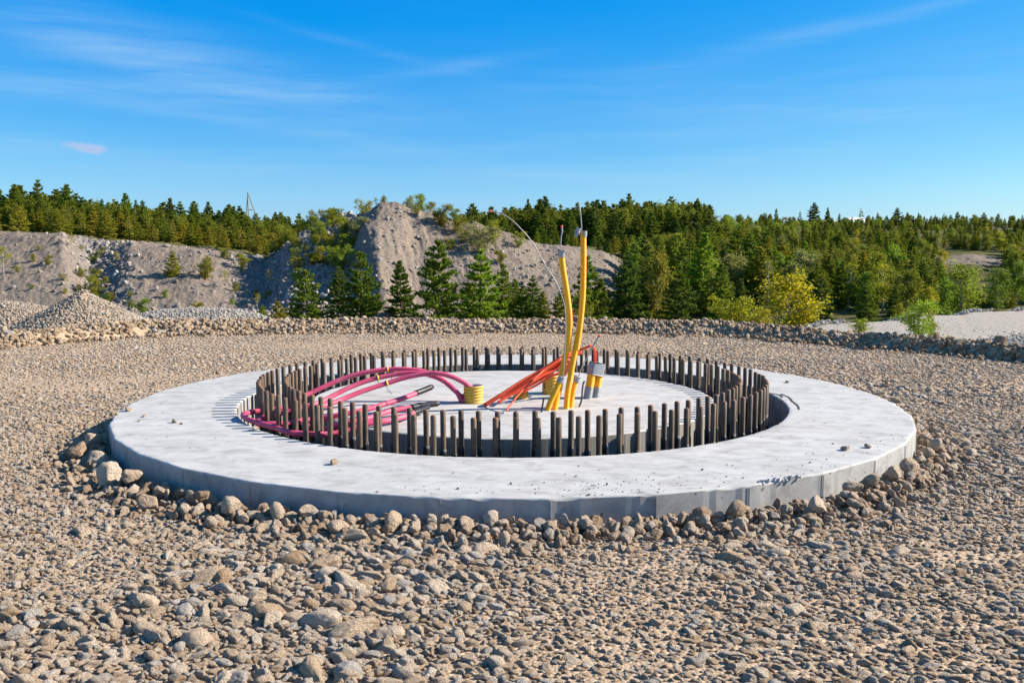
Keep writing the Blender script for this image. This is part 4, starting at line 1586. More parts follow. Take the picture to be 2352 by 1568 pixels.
p = aty(190, 665, 16.6)
mound('gravel_pile', 'taller conical pile of tan gravel beyond the berm', p.x, p.y, p.z, 1.55, 1.5, 3, 9000, M_ROCK_PILE, .028, .08, M_GROUND, 0.92, 'gravel piles beyond the berm')
p = aty(45, 692, 18.2)
mound('gravel_pile', 'lower flat-topped gravel pile shaded by the taller one', p.x - .4, p.y, p.z, 2.1, 1.4, 4, 8000, M_ROCK_PILE, .028, .08, M_GROUND, 1.5, 'gravel piles beyond the berm')
p = aty(430, 716, 21.0)
mound('white_gravel_bank', 'bank of pale crushed stone behind the berm', p.x, p.y + .6, p.z + .02, 2.6, 1.6, 6, 7000, M_ROCK_BANK, .04, .10, M_GROUND, 2.6, None, 'stuff', -0.6)

# ------------------------------------------------------------------ quarry terrain
COLS = {
    -500: [(14, -.4), (20, -.7), (30, -1.6), (46, -2.3), (53, -2.1), (64, 3.1), (70, 3.4), (90, 3.5), (120, 4.2), (200, 5), (1600, 6)],
    0: [(14, -.4), (20, -.7), (30, -1.6), (46, -2.3), (53, -2.1), (64, zat(537, 64)), (70, 3.3), (90, 3.4), (120, 4.0), (200, 5), (1600, 6)],
    150: [(14, -.4), (20, -.7), (30, -1.6), (46, -2.3), (53, -2.1), (63, zat(541, 63)), (70, 3.1), (90, 3.3), (120, 3.9), (200, 5), (1600, 6)],
    215: [(14, -.4), (20, -.7), (30, -1.6), (46, -2.3), (55, -2.2), (67, zat(552, 67)), (72, 2.9), (90, 3.2), (120, 3.8), (200, 5), (1600, 6)],
    300: [(14, -.4), (20, -.7), (30, -1.6), (46, -2.3), (53, -2.1), (63, zat(560, 63)), (70, 2.6), (90, 3.0), (120, 3.5), (200, 5), (1600, 6)],
    450: [(14, -.4), (20, -.7), (30, -1.6), (46, -2.3), (53, -2.1), (62, zat(574, 62)), (70, 2.1), (90, 2.5), (120, 3.0), (200, 5), (1600, 6)],
    560: [(14, -.4), (20, -.7), (30, -1.6), (46, -2.3), (54, -2.1), (64, zat(588, 64)), (70, 1.6), (90, 2.1), (120, 2.6), (200, 5), (1600, 6)],
    610: [(14, -.4), (20, -.7), (30, -1.8), (46, -2.4), (54, -2.0), (64, zat(598, 64)), (70, 1.3), (90, 1.9), (120, 2.4), (200, 5), (1600, 6)],
    660: [(14, -.4), (20, -.8), (30, -1.9), (44, -2.5), (52, -1.8), (62, zat(562, 62)), (68, 1.6), (90, 1.8), (120, 2.3), (200, 5), (1600, 6)],
    700: [(14, -.4), (20, -.8), (30, -1.9), (44, -2.5), (52, -1.6), (63, zat(533, 63)), (69, 2.2), (90, 1.8), (120, 2.3), (200, 5), (1600, 6)],
    745: [(14, -.4), (20, -.8), (30, -1.9), (44, -2.5), (52, -1.4), (65, zat(502, 65)), (71, 2.6), (90, 1.8), (120, 2.3), (200, 5), (1600, 6)],
    800: [(14, -.4), (20, -.8), (30, -1.9), (44, -2.5), (51, -1.2), (58, 1.1), (66, zat(484, 66)), (72, 2.8), (90, 1.8), (120, 2.3), (200, 5), (1600, 6)],
    835: [(14, -.4), (20, -.8), (30, -1.9), (44, -2.5), (50, -1.1), (54, .7), (58, zat(520, 58)), (64, zat(485, 64)), (72, 2.6), (90, 1.8), (120, 2.3), (200, 5), (1600, 6)],
    870: [(14, -.4), (20, -.8), (30, -1.9), (44, -2.5), (49, -.9), (52, .35), (57, zat(527, 57)), (61, zat(464, 61)), (70, 2.4), (90, 1.8), (120, 2.4), (200, 5), (1600, 6)],
    890: [(14, -.4), (20, -.8), (30, -1.9), (44, -2.5), (49, -.9), (52, .1), (57, 2.75), (61, zat(463, 61)), (70, 2.4), (90, 1.8), (120, 2.4), (200, 5), (1600, 6)],
    915: [(14, -.4), (20, -.8), (30, -1.9), (44, -2.5), (51, -1.1), (61, zat(465, 61)), (70, 2.4), (90, 1.8), (120, 2.4), (200, 5), (1600, 6)],
    960: [(14, -.4), (20, -.8), (30, -1.9), (44, -2.5), (52, -1.4), (61.5, zat(480, 61.5)), (70, 2.3), (90, 1.9), (120, 2.5), (200, 5), (1600, 6)],
    1050: [(14, -.4), (20, -.8), (30, -1.9), (44, -2.5), (52, -1.6), (62, zat(507, 62)), (70, 2.2), (90, 2.0), (120, 2.6), (200, 5), (1600, 6)],
    1110: [(14, -.4), (20, -.8), (30, -1.9), (44, -2.5), (52, -1.6), (62, zat(513, 62)), (70, 2.3), (90, 2.2), (120, 2.7), (200, 5), (1600, 6)],
    1180: [(14, -.4), (20, -.8), (30, -1.9), (44, -2.5), (52, -1.7), (62, zat(536, 62)), (70, 2.2), (90, 2.4), (120, 2.8), (200, 5), (1600, 6)],
    1240: [(14, -.4), (20, -.8), (30, -1.9), (44, -2.5), (52, -1.8), (63, zat(560, 63)), (72, 2.1), (90, 2.5), (120, 2.9), (200, 5), (1600, 6)],
    1310: [(14, -.4), (20, -.8), (30, -1.9), (44, -2.5), (52, -1.9), (63, zat(566, 63)), (72, 2.0), (90, 2.5), (120, 3.0), (200, 5), (1600, 6)],
    1390: [(14, -.4), (20, -.8), (30, -1.9), (44, -2.5), (53, -1.9), (64, zat(583, 64)), (74, 1.9), (90, 2.5), (120, 3.0), (200, 5), (1600, 6)],
    1450: [(14, -.4), (20, -.9), (30, -2.0), (44, -2.5), (56, -1.6), (68, .6), (78, 1.8), (90, 2.4), (120, 3.0), (200, 5), (1600, 6)],
    1620: [(14, -.4), (20, -.9), (30, -2.0), (44, -2.4), (58, -1.2), (72, .9), (86, 2.6), (105, 3.6), (130, 4.2), (200, 5), (1600, 6)],
    1700: [(14, -.4), (20, -.9), (30, -1.8), (44, -2.2), (60, -1.0), (75, .8), (90, 2.8), (110, zat(512, 110)), (130, 5.5), (200, 5.5), (1600, 6)],
    1820: [(14, -.35), (20, -.8), (30, -1.2), (44, -1.8), (60, -.9), (75, .6), (90, 2.6), (110, zat(517, 110)), (130, 5.4), (200, 5.5), (1600, 6)],
    1890: [(13, -.2), (20, -.55), (30, zat(744, 30)), (30.8, -1.75), (44, -2.1), (60, -.8), (75, .5), (90, 2.6), (110, zat(520, 110)), (130, 5.0), (200, 5.2), (1600, 6)],
    2100: [(12, -.12), (20, -.5), (34, zat(725, 34)), (34.8, -1.65), (44, -1.9), (60, -.7), (75, .7), (90, 2.8), (110, zat(516, 110)), (130, 5.5), (200, 5.5), (1600, 6)],
    2230: [(12, -.10), (20, -.45), (38, zat(716, 38)), (38.8, -1.7), (46, -1.7), (60, -.5), (75, zat(590, 75)), (80, 1.6), (92, 2.9), (110, zat(514, 110)), (130, 5.6), (200, 5.5), (1600, 6)],
    2352: [(11, -.08), (20, -.42), (41, zat(710, 41)), (41.8, -1.7), (48, -1.5), (60, -.4), (75, .5), (90, 2.8), (110, zat(518, 110)), (130, 5.5), (200, 5.5), (1600, 6)],
    2800: [(10, -.05), (20, -.4), (50, zat(700, 50)), (54, -1.3), (60, -.4), (75, .8), (90, 2.8), (110, 5.3), (130, 5.5), (200, 5.5), (1600, 6)],
}
TU = np.concatenate([np.arange(-500, -40, 6), np.arange(-40, 2400, 2.6), np.arange(2400, 2801, 6)])
TY = np.concatenate([np.arange(12, 46, 0.5), np.arange(46, 78, 0.11), np.arange(78, 135, 0.4), np.array([138, 145, 160, 180, 210, 260, 340, 500, 800, 1200, 1600])])
ck = sorted(COLS)
tabY = np.array([np.interp(TY, [p[0] for p in COLS[u]], [p[1] for p in COLS[u]]) for u in ck])     # (col, Y)
TZ = np.empty((len(TY), len(TU)))
for j in range(len(TY)):
    TZ[j] = np.interp(TU, ck, tabY[:, j])
# soften the kinks a little across columns
ker = np.array([1, 2, 3, 4, 5, 4, 3, 2, 1.]) / 25
TZs = np.apply_along_axis(lambda r: np.convolve(np.pad(r, 4, 'edge'), ker, 'valid'), 1, TZ)
UU, YY = np.meshgrid(TU, TY)
XX = (UU - 1176) / FPX * YY


def slopeness(Y):
    return np.clip((Y - 46) / 5, 0, 1) * np.clip((88 - Y) / 16, 0, 1)


rug = slopeness(YY)
dark = np.exp(-((UU - 700) / 110) ** 2) * (UU < 835) + np.exp(-((UU - 235 - (YY - 60) * -4) / 48) ** 2) * .9 + np.exp(-((UU - 640) / 90) ** 2) * .8
dark = np.clip(dark, 0, 1) * np.clip((YY - 45) / 5, 0, 1) * (YY < 72)
big = vn.fbm(XX * 0.42, YY * 0.42, 4) - 0.5
med = vn2.fbm(XX * 1.6 + 9, YY * 1.6, 4) - 0.5
fin = vn3.fbm(XX * 5.0 + 3, YY * 5.0, 3) - 0.5
rill = vn2.fbm(XX * 1.9 + 50 + YY * .5, YY * 0.2 + 20, 4) - 0.5
face = np.exp(-((UU - 1000) / 190) ** 2)
lump = np.maximum(0, vn.fbm(XX * 1.5 + 70, YY * 1.5, 2) - 0.62) * 2.2
TZ = TZs + rug * (0.34 * big + (0.16 + 0.36 * dark) * med + (0.13 + 0.26 * dark) * fin + 0.42 * rill * face + 0.2 * lump) + (YY > 88) * 0.8 * (vn.fbm(XX * .1, YY * .1, 3) - .5)


def terrain_z(x, y):
    u = 1176 + x / y * FPX
    j = min(len(TY) - 2, max(0, int(np.searchsorted(TY, y)) - 1))
    i = min(len(TU) - 2, max(0, int(np.searchsorted(TU, u)) - 1))
    ty = min(1, max(0, (y - TY[j]) / (TY[j + 1] - TY[j])))
    tu = min(1, max(0, (u - TU[i]) / (TU[i + 1] - TU[i])))
    a = TZ[j, i] * (1 - tu) + TZ[j, i + 1] * tu
    b = TZ[j + 1, i] * (1 - tu) + TZ[j + 1, i + 1] * tu
    return float(a * (1 - ty) + b * ty)


mask = np.zeros(TZ.shape + (4,), np.float32)
mask[..., 3] = 1
far_edge = np.interp(UU, [1700, 1890, 2100, 2230, 2352, 2800], [22, 30, 34, 38, 41, 50])
mask[..., 0] = np.clip((UU - 1780) / 60, 0, 1) * (YY < far_edge + 0.8)
mask[..., 0] = np.maximum(mask[..., 0], (UU < 640) * (YY < 30) * 0.8)
veg = np.clip((YY - 66) / 4, 0, 1) * (UU < 640) + np.clip((YY - 66) / 5, 0, 1) * (UU >= 640) * (UU < 1430) + (UU >= 1430) * (YY > far_edge + 1) * 0.9
patch = np.exp(-(((UU - 2230) / 85) ** 2 + ((YY - 74) / 5) ** 2)) + np.exp(-(((UU - 1730) / 40) ** 2 + ((YY - 104) / 7) ** 2)) + np.exp(-(((UU - 1900) / 60) ** 2 + ((YY - 112) / 8) ** 2)) \
    + np.exp(-(((UU - 2290) / 110) ** 2 + ((YY - 108) / 5) ** 2)) + np.exp(-(((UU - 2060) / 40) ** 2 + ((YY - 72) / 5) ** 2))
veg = veg * (1 - np.clip(patch * 1.2, 0, 1))
veg = np.maximum(veg, 0.35 * np.exp(-((UU - 770) / 60) ** 2) * (YY > 50))
veg = np.maximum(veg, 0.42 * np.exp(-((UU - 1080) / 110) ** 2) * (YY > 58) * (YY < 66))
mask[..., 1] = np.clip(veg, 0, 1)
mask[..., 2] = np.clip(dark + 0.25 * (np.exp(-((UU - 2290) / 110) ** 2) * (YY > 98) * (YY < 115)), 0, 1)
tm = mesh_fast('hills', np.stack([XX, YY, TZ], -1).reshape(-1, 3), grid_faces(len(TY), len(TU)), M_TERR)
add_attr(tm, 'mask', mask.reshape(-1, 4), 'FLOAT_COLOR')
hill = ob('hills', tm)
tag(hill, 'grey quarry slopes, spoil heap and vegetated hillside behind the pad', 'hills', None, 'structure')
# the sheet that carries everything out to the horizon
sheet = ob('terrain', mesh_np('terrain', [(-4000, -4000, -5), (4000, -4000, -5), (4000, 4000, -5), (-4000, 4000, -5)], [(0, 1, 2, 3)], M_GROUND, False))
tag(sheet, 'wide low ground reaching to the horizon', 'terrain', None, 'structure')


def slope_stones():
    rs = np.random.RandomState(77)
    P, Sc, Ro = [], [], []
    for i in range(7000):
        m = rs.rand()
        if m < 0.50:
            u, Y = rs.normal(700, 85), rs.uniform(47, 66)
            if u > 845:
                continue
        elif m < 0.66:
            Y = rs.uniform(53, 66)
            u = 235 - (Y - 60) * 4 + rs.normal(0, 40)
        elif m < 0.9:
            u, Y = rs.uniform(850, 1400), rs.uniform(49, 62)
        else:
            u, Y = rs.uniform(-60, 640), rs.uniform(50, 64)
        x = (u - 1176) / FPX * Y
        d = (0.06 + 0.34 * rs.rand() ** 6) * (1.3 if u < 845 and m < .66 else 1)
        P.append((x, Y, terrain_z(x, Y) + d * .1))
        Sc.append(d)
        Ro.append(rs.normal(0, .7, 3) + np.array([0, 0, rs.uniform(0, 6)]))
    o = scatter('quarry_rubble', P, np.array(Sc), np.array(Ro), SRC_LO, M_ROCK_GREY)
    tag(o, 'grey rubble lying on the quarry slopes', 'rubble', None, 'stuff')


slope_stones()


def road_stones():
    rs = np.random.RandomState(55)
    P, Sc, Ro = [], [], []
    for i in range(5200):
        u = rs.uniform(1790, 2420)
        fe = np.interp(u, [1700, 1890, 2100, 2230, 2352, 2800], [22, 30, 34, 38, 41, 50])
        if i < 2600:
            Y = fe - abs(rs.normal(0, .55))
            d = rs.uniform(.05, .16)
        elif i < 4200:
            u, Y = rs.normal(2360, 48), rs.normal(16.5, 1.6)
            d = rs.uniform(.03, .08)
        else:
            Y = rs.uniform(14, fe)
            d = rs.uniform(.025, .05)
            if rs.rand() < .8:
                continue
        x = (u - 1176) / FPX * Y
        if Y < berm_y(x) + 1.2:
            continue
        P.append((x, Y, terrain_z(x, Y) + d * .15 + (.10 * rs.rand() if i < 2600 else 0)))
        Sc.append(d)
        Ro.append(rs.normal(0, .6, 3) + np.array([0, 0, rs.uniform(0, 6)]))
    o = scatter('road_gravel', P, np.array(Sc), np.array(Ro), SRC_LO, M_ROCK_WHITE)
    tag(o, 'pale crushed stone along the verge of the gravel road', 'gravel', None, 'stuff')


road_stones()


# ------------------------------------------------------------------ trees
def quads_from(centers, axes_a, axes_b):
    """rhombic leaf cards: centres, half axes"""
    V = np.stack([centers - axes_a, centers + axes_b, centers + axes_a, centers - axes_b], 1).reshape(-1, 3)
    n = len(centers)
    F = np.arange(4 * n).reshape(n, 4)
    return V, F


def unit(a):
    return a / np.maximum(1e-9, np.linalg.norm(a, axis=-1, keepdims=True))


def pine_meshes(seed, width, base, levels, dens, droop, gappy=0.0, power=0.85):
    """unit-height conifer: crown mesh and trunk mesh"""
    rs = np.random.RandomState(seed)
    C_, A_, B_, var = [], [], [], []
    limbs = []
    lean = rs.normal(0, .012, 2)
    for L in range(levels):
        t = base + (0.97 - base) * (L + rs.uniform(-.25, .25)) / (levels - 1)
        t = min(0.985, max(base, t))
        s = (t - base) / (1 - base)
        rad = width * ((1 - s) ** power * (0.9 + 0.2 * rs.rand()) + 0.025)
        if s < 0.18:
            rad *= 0.72 + 1.5 * s
        nb = rs.randint(5, 8) if s < .8 else rs.randint(3, 6)
        a0 = rs.uniform(0, 6.28)
        for b in range(nb):
            if rs.rand() < gappy:
                continue
            a = a0 + 6.283 * b / nb + rs.normal(0, .22)
            ln = rad * rs.uniform(.65, 1.18)
            rise = (-0.12 + 0.75 * s ** 1.4 - droop * (1 - s)) + rs.normal(0, .09)
            dirv = unit(np.array([math.cos(a), math.sin(a), rise]))
            o = np.array([lean[0] * t, lean[1] * t, t])
            limbs.append((o, o + dirv * ln * .85, 0.006 * (1 - s) + .0015))
            m = max(3, int(dens * (0.35 + ln / width)))
            q = rs.uniform(.22, 1.0, m) ** .8
            up = 0.10 * ln * q ** 2
            c = o + dirv * (ln * q)[:, None] + np.stack([0 * q, 0 * q, up], 1)
            side = np.array([-math.sin(a), math.cos(a), 0])
            c = c + side * (rs.normal(0, 1, m) * ln * .17 * (1.15 - q * .6))[:, None] + rs.normal(0, .008, (m, 3))
            for rep in range(2):
                d = unit(dirv * .8 + rs.normal(0, .55, (m, 3)) + np.array([0, 0, .35]))
                e = unit(np.cross(d, rs.normal(size=(m, 3))))
                sz = rs.uniform(.020, .044, m) * (0.8 + 0.5 * (1 - s))
                C_.append(c)
                A_.append(d * sz[:, None])
                B_.append(e * (sz * rs.uniform(.22, .42, m))[:, None])
                var.append(np.clip(rs.rand(m) * .75 + .25 * rs.rand(), 0, 1))
    # leader
    m = 14
    c = np.stack([rs.normal(0, .006, m), rs.normal(0, .006, m), rs.uniform(.95, 1.0, m)], 1)
    d = unit(np.array([0, 0, 1.0]) + rs.normal(0, .5, (m, 3)))
    C_.append(c); A_.append(d * .02); B_.append(unit(np.cross(d, rs.normal(size=(m, 3)))) * .007); var.append(rs.rand(m))
    V, F = quads_from(np.vstack(C_), np.vstack(A_), np.vstack(B_))
    me = mesh_fast('crown', V, F, M_NEEDLE, False)
    add_attr(me, 'var', np.repeat(np.concatenate(var), 4).astype(np.float32))
    vf = [tube([Vector((0, 0, -.06)), Vector((lean[0] * .4, lean[1] * .4, .4)), Vector((lean[0] * .98, lean[1] * .98, .98))], [.020, .012, .003], 7)]
    for (o, e, r) in limbs[::2]:
        vf.append(tube([Vector(o), Vector(e)], [r, .001], 4, False))
    tv, tf = join(*vf)
    return me, mesh_np('trunk', tv, tf, M_BARK)


def leafy_meshes(seed, width, base, nl, n, leaf, bark, stems=1, upright=1.0):
    """unit-height broadleaf tree or shrub from leaf clumps along limbs"""
    rs = np.random.RandomState(seed)
    vf, C_, var = [], [], []
    for sidx in range(stems):
        sx, sy = rs.normal(0, .05 if stems > 1 else .01, 2)
        tx, ty = sx * 3.5 + rs.normal(0, .03), sy * 3.5 + rs.normal(0, .03)
        vf.append(tube([Vector((sx, sy, -.06)), Vector((sx + tx * .4, sy + ty * .4, .45)), Vector((tx, ty, .93))], [.015 / stems ** .5 + .003, .009 / stems ** .5, .002], 6))
        for k in range(max(3, nl // stems)):
            t = rs.uniform(base, .98)
            s = (t - base) / (1 - base)
            env = width * math.sin(math.pi * (0.12 + 0.86 * s) ** 0.85) ** .7
            a = rs.uniform(0, 6.28)
            ln = env * rs.uniform(.35, 1.0)
            o = np.array([sx + tx * t, sy + ty * t, t * .92])
            e = o + np.array([math.cos(a) * ln, math.sin(a) * ln, ln * rs.uniform(-.05, .7) * upright])
            e[2] = min(e[2], 1.0)
            vf.append(tube([Vector(o - np.array([0, 0, .08])), Vector(e)], [.004, .001], 4, False))
            m = int(n / nl * rs.uniform(.6, 1.4))
            q = rs.uniform(.25, 1.08, m)
            c = o + (e - o) * q[:, None] + rs.normal(0, 1, (m, 3)) * np.array([.055, .055, .05]) * (0.6 + width)
            C_.append(c)
            var.append(np.clip(rs.rand(m) * .6 + .4 * rs.rand(), 0, 1))
    c = np.vstack(C_)
    m = len(c)
    d = unit(rs.normal(size=(m, 3)) + np.array([0, 0, .2]))
    e = unit(np.cross(d, rs.normal(size=(m, 3))))
    sz = rs.uniform(.6, 1.3, m) * leaf
    V, F = quads_from(c, d * sz[:, None], e * (sz * .6)[:, None])
    me = mesh_fast('foliage', V, F, M_LEAF, False)
    add_attr(me, 'var', np.repeat(np.concatenate(var), 4).astype(np.float32))
    tv, tf = join(*vf)
    return me, mesh_np('trunk', tv, tf, bark)


PINE_FULL = [pine_meshes(10 + i, .32 + .03 * (i % 3), .05, 17, 25, .05, .05, .72) for i in range(5)]
PINE_SLIM = [pine_meshes(20 + i, .23 + .025 * (i % 3), .08, 18, 17, .10, .05, .75) for i in range(4)]
PINE_THIN = [pine_meshes(30 + i, .22, .22, 13, 8, .0, .28, .6) for i in range(3)]
LEAFY = [leafy_meshes(40 + i, .33 + .05 * (i % 2), .10, 34, 3400, .021, M_BIRCH) for i in range(3)]
SLENDER = [leafy_meshes(50 + i, .15, .22, 20, 900, .018, M_BIRCH) for i in range(2)]
SHRUB = [leafy_meshes(60 + i, .44, .05, 34, 2600, .027, M_BARK, 5, 1.2) for i in range(3)]
SPARSE = [leafy_meshes(70 + i, .26, .45, 14, 420, .020, M_BIRCH) for i in range(2)]

GREEN = (0.130, 0.186, 0.017)
DGREEN = (0.082, 0.130, 0.017)
OLIVE = (0.225, 0.232, 0.020)
YOLIVE = (0.275, 0.265, 0.022)
YELLOW = (0.30, 0.31, 0.016)
LGREEN = (0.205, 0.285, 0.022)
SAGE = (0.26, 0.275, 0.09)


def jit(c, rs, a=.18):
    k = rs.uniform(1 - a, 1 + a)
    return (c[0] * k * rs.uniform(.9, 1.12), c[1] * k, c[2] * k * rs.uniform(.8, 1.2), 1)


TREES = []


def plant(name, kinds, x, y, h, col, label, cat, group, rs, wid=1.0, z=None):
    me = kinds[rs.randint(len(kinds))]
    root = empty(name, (x, y, (terrain_z(x, y) if z is None else z) - 0.03))
    root.rotation_euler = (rs.normal(0, .02), rs.normal(0, .02), rs.uniform(0, 6.28))
    w = h * wid * rs.uniform(.9, 1.12)
    root.scale = (w, w, h)
    tag(root, label, cat, group)
    c = ob('crown', me[0], root)
    c.color = jit(col, rs)
    ob('trunk', me[1], root)
    TREES.append((root, x, y, h))
    return root


def by_px(u, vtop, Y):
    x = (u - 1176) / FPX * Y
    return x, Y, zat(vtop, Y) - terrain_z(x, Y)


rsT = np.random.RandomState(99)
# pines standing right behind the berm, one by one (u, v of the tip, distance, width, colour, label)
FG = [
    (640, 690, 40, 1.2, OLIVE, 'small yellowish pine at the left end of the row behind the berm'),
    (705, 618, 42, 1.15, GREEN, 'broad young pine standing alone, leftmost big one behind the berm'),
    (776, 612, 46, .9, DGREEN, 'slim dark pine between two broad pines left of the heap'),
    (829, 578, 43, 1.05, GREEN, 'yellow-green pine with a tall open top below the heap spur'),
    (922, 598, 46, 1.05, DGREEN, 'dark pine in front of the eroded face of the heap'),
    (868, 668, 47, 1.0, GREEN, 'low pine squeezed between two taller pines below the spur'),
    (1003, 550, 42, 1.02, GREEN, 'tallest pine standing in front of the spoil heap'),
    (1075, 650, 45, 1.0, OLIVE, 'short olive pine right of the tallest heap pine'),
    (1102, 572, 43, 1.0, LGREEN, 'loose light green pine reaching up to the heap shrubs'),
    (1155, 605, 46, .85, GREEN, 'narrow pine just right of the loose light green one'),
    (1200, 655, 44, 1.05, GREEN, 'bushy low pine left of the arched grey wire'),
    (1245, 668, 43, 1.05, OLIVE, 'low olive pine behind the tall conduits'),
    (1352, 588, 44, 1.05, GREEN, 'green pine right next to the tallest conduit'),
    (1400, 665, 46, 1.0, OLIVE, 'low yellowish pine right of the tallest conduit'),
    (1442, 588, 45, 1.15, DGREEN, 'dark wide pine at the edge of the dense stand'),
    (1500, 590, 48, 1.0, GREEN, 'pine second from the left in the dense stand'),
    (1560, 610, 43, 1.0, DGREEN, 'shaded pine in front of the dense stand'),
    (1612, 535, 50, 1.05, LGREEN, 'tall bright green pine rising from the dense stand'),
    (1655, 605, 45, 1.05, GREEN, 'round topped pine left of the yellow bush'),
    (1700, 640, 43, 1.1, DGREEN, 'dark low pine behind the yellow shrub'),
    (1745, 575, 52, 1.0, GREEN, 'pine behind the big yellow bush'),
    (1885, 640, 44, 1.0, DGREEN, 'dark pine right of the big yellow bush'),
    (1935, 600, 50, 1.0, GREEN, 'mid green pine above the end of the pale road'),
    (1990, 650, 44, 1.0, GREEN, 'pine standing at the verge of the pale road'),
    (2055, 655, 46, 1.0, GREEN, 'pine by the road left of the golden tree'),
    (1180, 640, 47, 1.1, GREEN, 'green pine filling the gap right of the narrow pine'),
    (1222, 632, 48, 1.0, GREEN, 'small pointed pine below the middle of the arched wire'),
    (1290, 668, 42, 1.2, OLIVE, 'low wide pine seen between wire and tall conduits'),
    (1378, 640, 44, 1.1, GREEN, 'pine filling the gap right of the tallest conduit'),
    (600, 700, 41, 1.2, LGREEN, 'small light green pine at the end of the pale gravel bank'),
]
for (u, v, Y, w, c, lab) in FG:
    x, y, h = by_px(u, v, Y)
    plant('pine_tree', PINE_FULL, x, y, h, c, lab, 'pine', None, rsT, w * .98)
FGL = [
    (1812, 622, 31, 1.6, YELLOW, 'big rounded yellow-green bush behind the berm'),
    (1512, 570, 46, .7, OLIVE, 'slender reddish birch amid the dense pines'),
    (2070, 690, 40, .9, YELLOW, 'golden tree beside the pale road'),
    (2135, 655, 42, .9, YELLOW, 'second golden tree further along the pale road'),
    (2210, 600, 45, 1.1, LGREEN, 'large pale green birch clump by the road'),
    (2170, 630, 44, .9, LGREEN, 'smaller birch left of the large roadside clump'),
    (2290, 610, 47, .9, GREEN, 'slim roadside birch near the right border'),
    (2335, 590, 49, .9, LGREEN, 'tall roadside birch at the right border'),
    (1330, 660, 41, .9, OLIVE, 'low olive birch behind the taped duct pair'),
    (1265, 548, 63, .75, OLIVE, 'slim yellowish tree on the lower right of the heap'),
    (1460, 545, 60, .9, LGREEN, 'light green birch left of the tall bright pine'),
]
for (u, v, Y, w, c, lab) in FGL:
    x, y, h = by_px(u, v, Y)
    plant('broadleaf_tree', LEAFY, x, y, h, c, lab, 'tree', None, rsT, w)

# forests: zones with a density and a tip line
SK = {'left': ([-400, 0, 120, 190, 270, 380, 440, 540, 650, 720, 780], [425, 428, 418, 430, 437, 452, 462, 466, 482, 494, 500]),
      'mid': ([1040, 1110, 1180, 1250, 1330, 1420, 1500, 1560, 1620, 1640], [478, 466, 455, 452, 458, 447, 444, 443, 452, 470])}


def hillcap(u, Y):
    a = np.interp(u, [1430, 1560, 1700, 1800, 2000, 2110, 2170, 2290, 2350, 2400], [560, 545, 560, 590, 590, 600, 655, 655, 600, 590])     # near stand
    b = np.interp(u, [1200, 1430, 1560, 1640, 1700, 1900, 2352], [520, 530, 520, 492, 505, 520, 530])                # middle
    c = np.interp(u, [1430, 1600, 1700, 2352], [500, 482, 494, 500])                                      # crest
    return float(np.interp(Y, [48, 62, 80, 108], [a, (a + b) / 2, b, c]))


def forest(zone, n, u0, u1, y0, y1, label, group, cols, kinds, hmin, hmax, name='pine_tree', cat='pine', cap=None, minfrac=0.0, power=1.0, own=None):
    cnt = 0
    tries = 0
    while cnt < n and tries < n * 30:
        tries += 1
        u = rsT.uniform(u0, u1)
        Y = y0 + (y1 - y0) * rsT.rand() ** power
        x = (u - 1176) / FPX * Y
        if any((x - q[1]) ** 2 + (Y - q[2]) ** 2 < 0.5 for q in TREES[-160:]):
            continue
        z = terrain_z(x, Y)
        h = rsT.uniform(hmin, hmax)
        if zone in SK:
            vt = np.interp(u, *SK[zone]) + abs(rsT.normal(0, 12))
            ht = zat(vt, Y) - z
            f = (Y - y0) / (y1 - y0)
            h = ht * (0.5 + 0.5 * min(1, max(0, (Y - 67) / 22))) * rsT.uniform(.86, 1.08) if zone == 'left' else ht * rsT.uniform(.84, 1.05) * (0.66 + .34 * min(1, f * 2.2))
        if zone == '':
            h = min(h, (zat(hillcap(u, Y) + rsT.uniform(0, 14), Y) - z))
        if h < 0.8:
            continue
        if abs(u - 2230) < 72 and 57 < Y < 83:
            continue
        c = cols(u, Y, rsT)
        lab = own(u, Y, h) if own else label
        plant(name, kinds, x, Y, h, c, lab, cat, group, rsT, rsT.uniform(.78, 1.28), z)
        cnt += 1


def leftcol(u, Y, rs):
    front = Y < 77
    r = rs.rand()
    if front:
        return YOLIVE if r < .45 else (OLIVE if r < .9 else GREEN)
    return GREEN if r < .6 else (DGREEN if r < .85 else OLIVE)


forest('left', 52, -30, 640, 67, 77, 'yellow-olive pine along the front edge of the forest above the left quarry face', 'olive pines above the left quarry face', leftcol, PINE_FULL + PINE_THIN, 1, 4)
forest('left', 88, -30, 800, 79, 108, 'dark green pine in the forest skyline on the left', 'forest skyline pines on the left', leftcol, PINE_FULL + PINE_SLIM, 3, 7, power=.8)
forest('mid', 76, 1050, 1632, 80, 104, 'dark tall conifer in the dense wood behind the spoil heap', 'dense conifer wood behind the heap',
       lambda u, Y, rs: DGREEN if rs.rand() < .7 else GREEN, PINE_SLIM + PINE_FULL, 5, 8)


def rightcol(u, Y, rs):
    r = rs.rand()
    return GREEN if r < .45 else (LGREEN if r < .62 else (OLIVE if r < .8 else DGREEN))


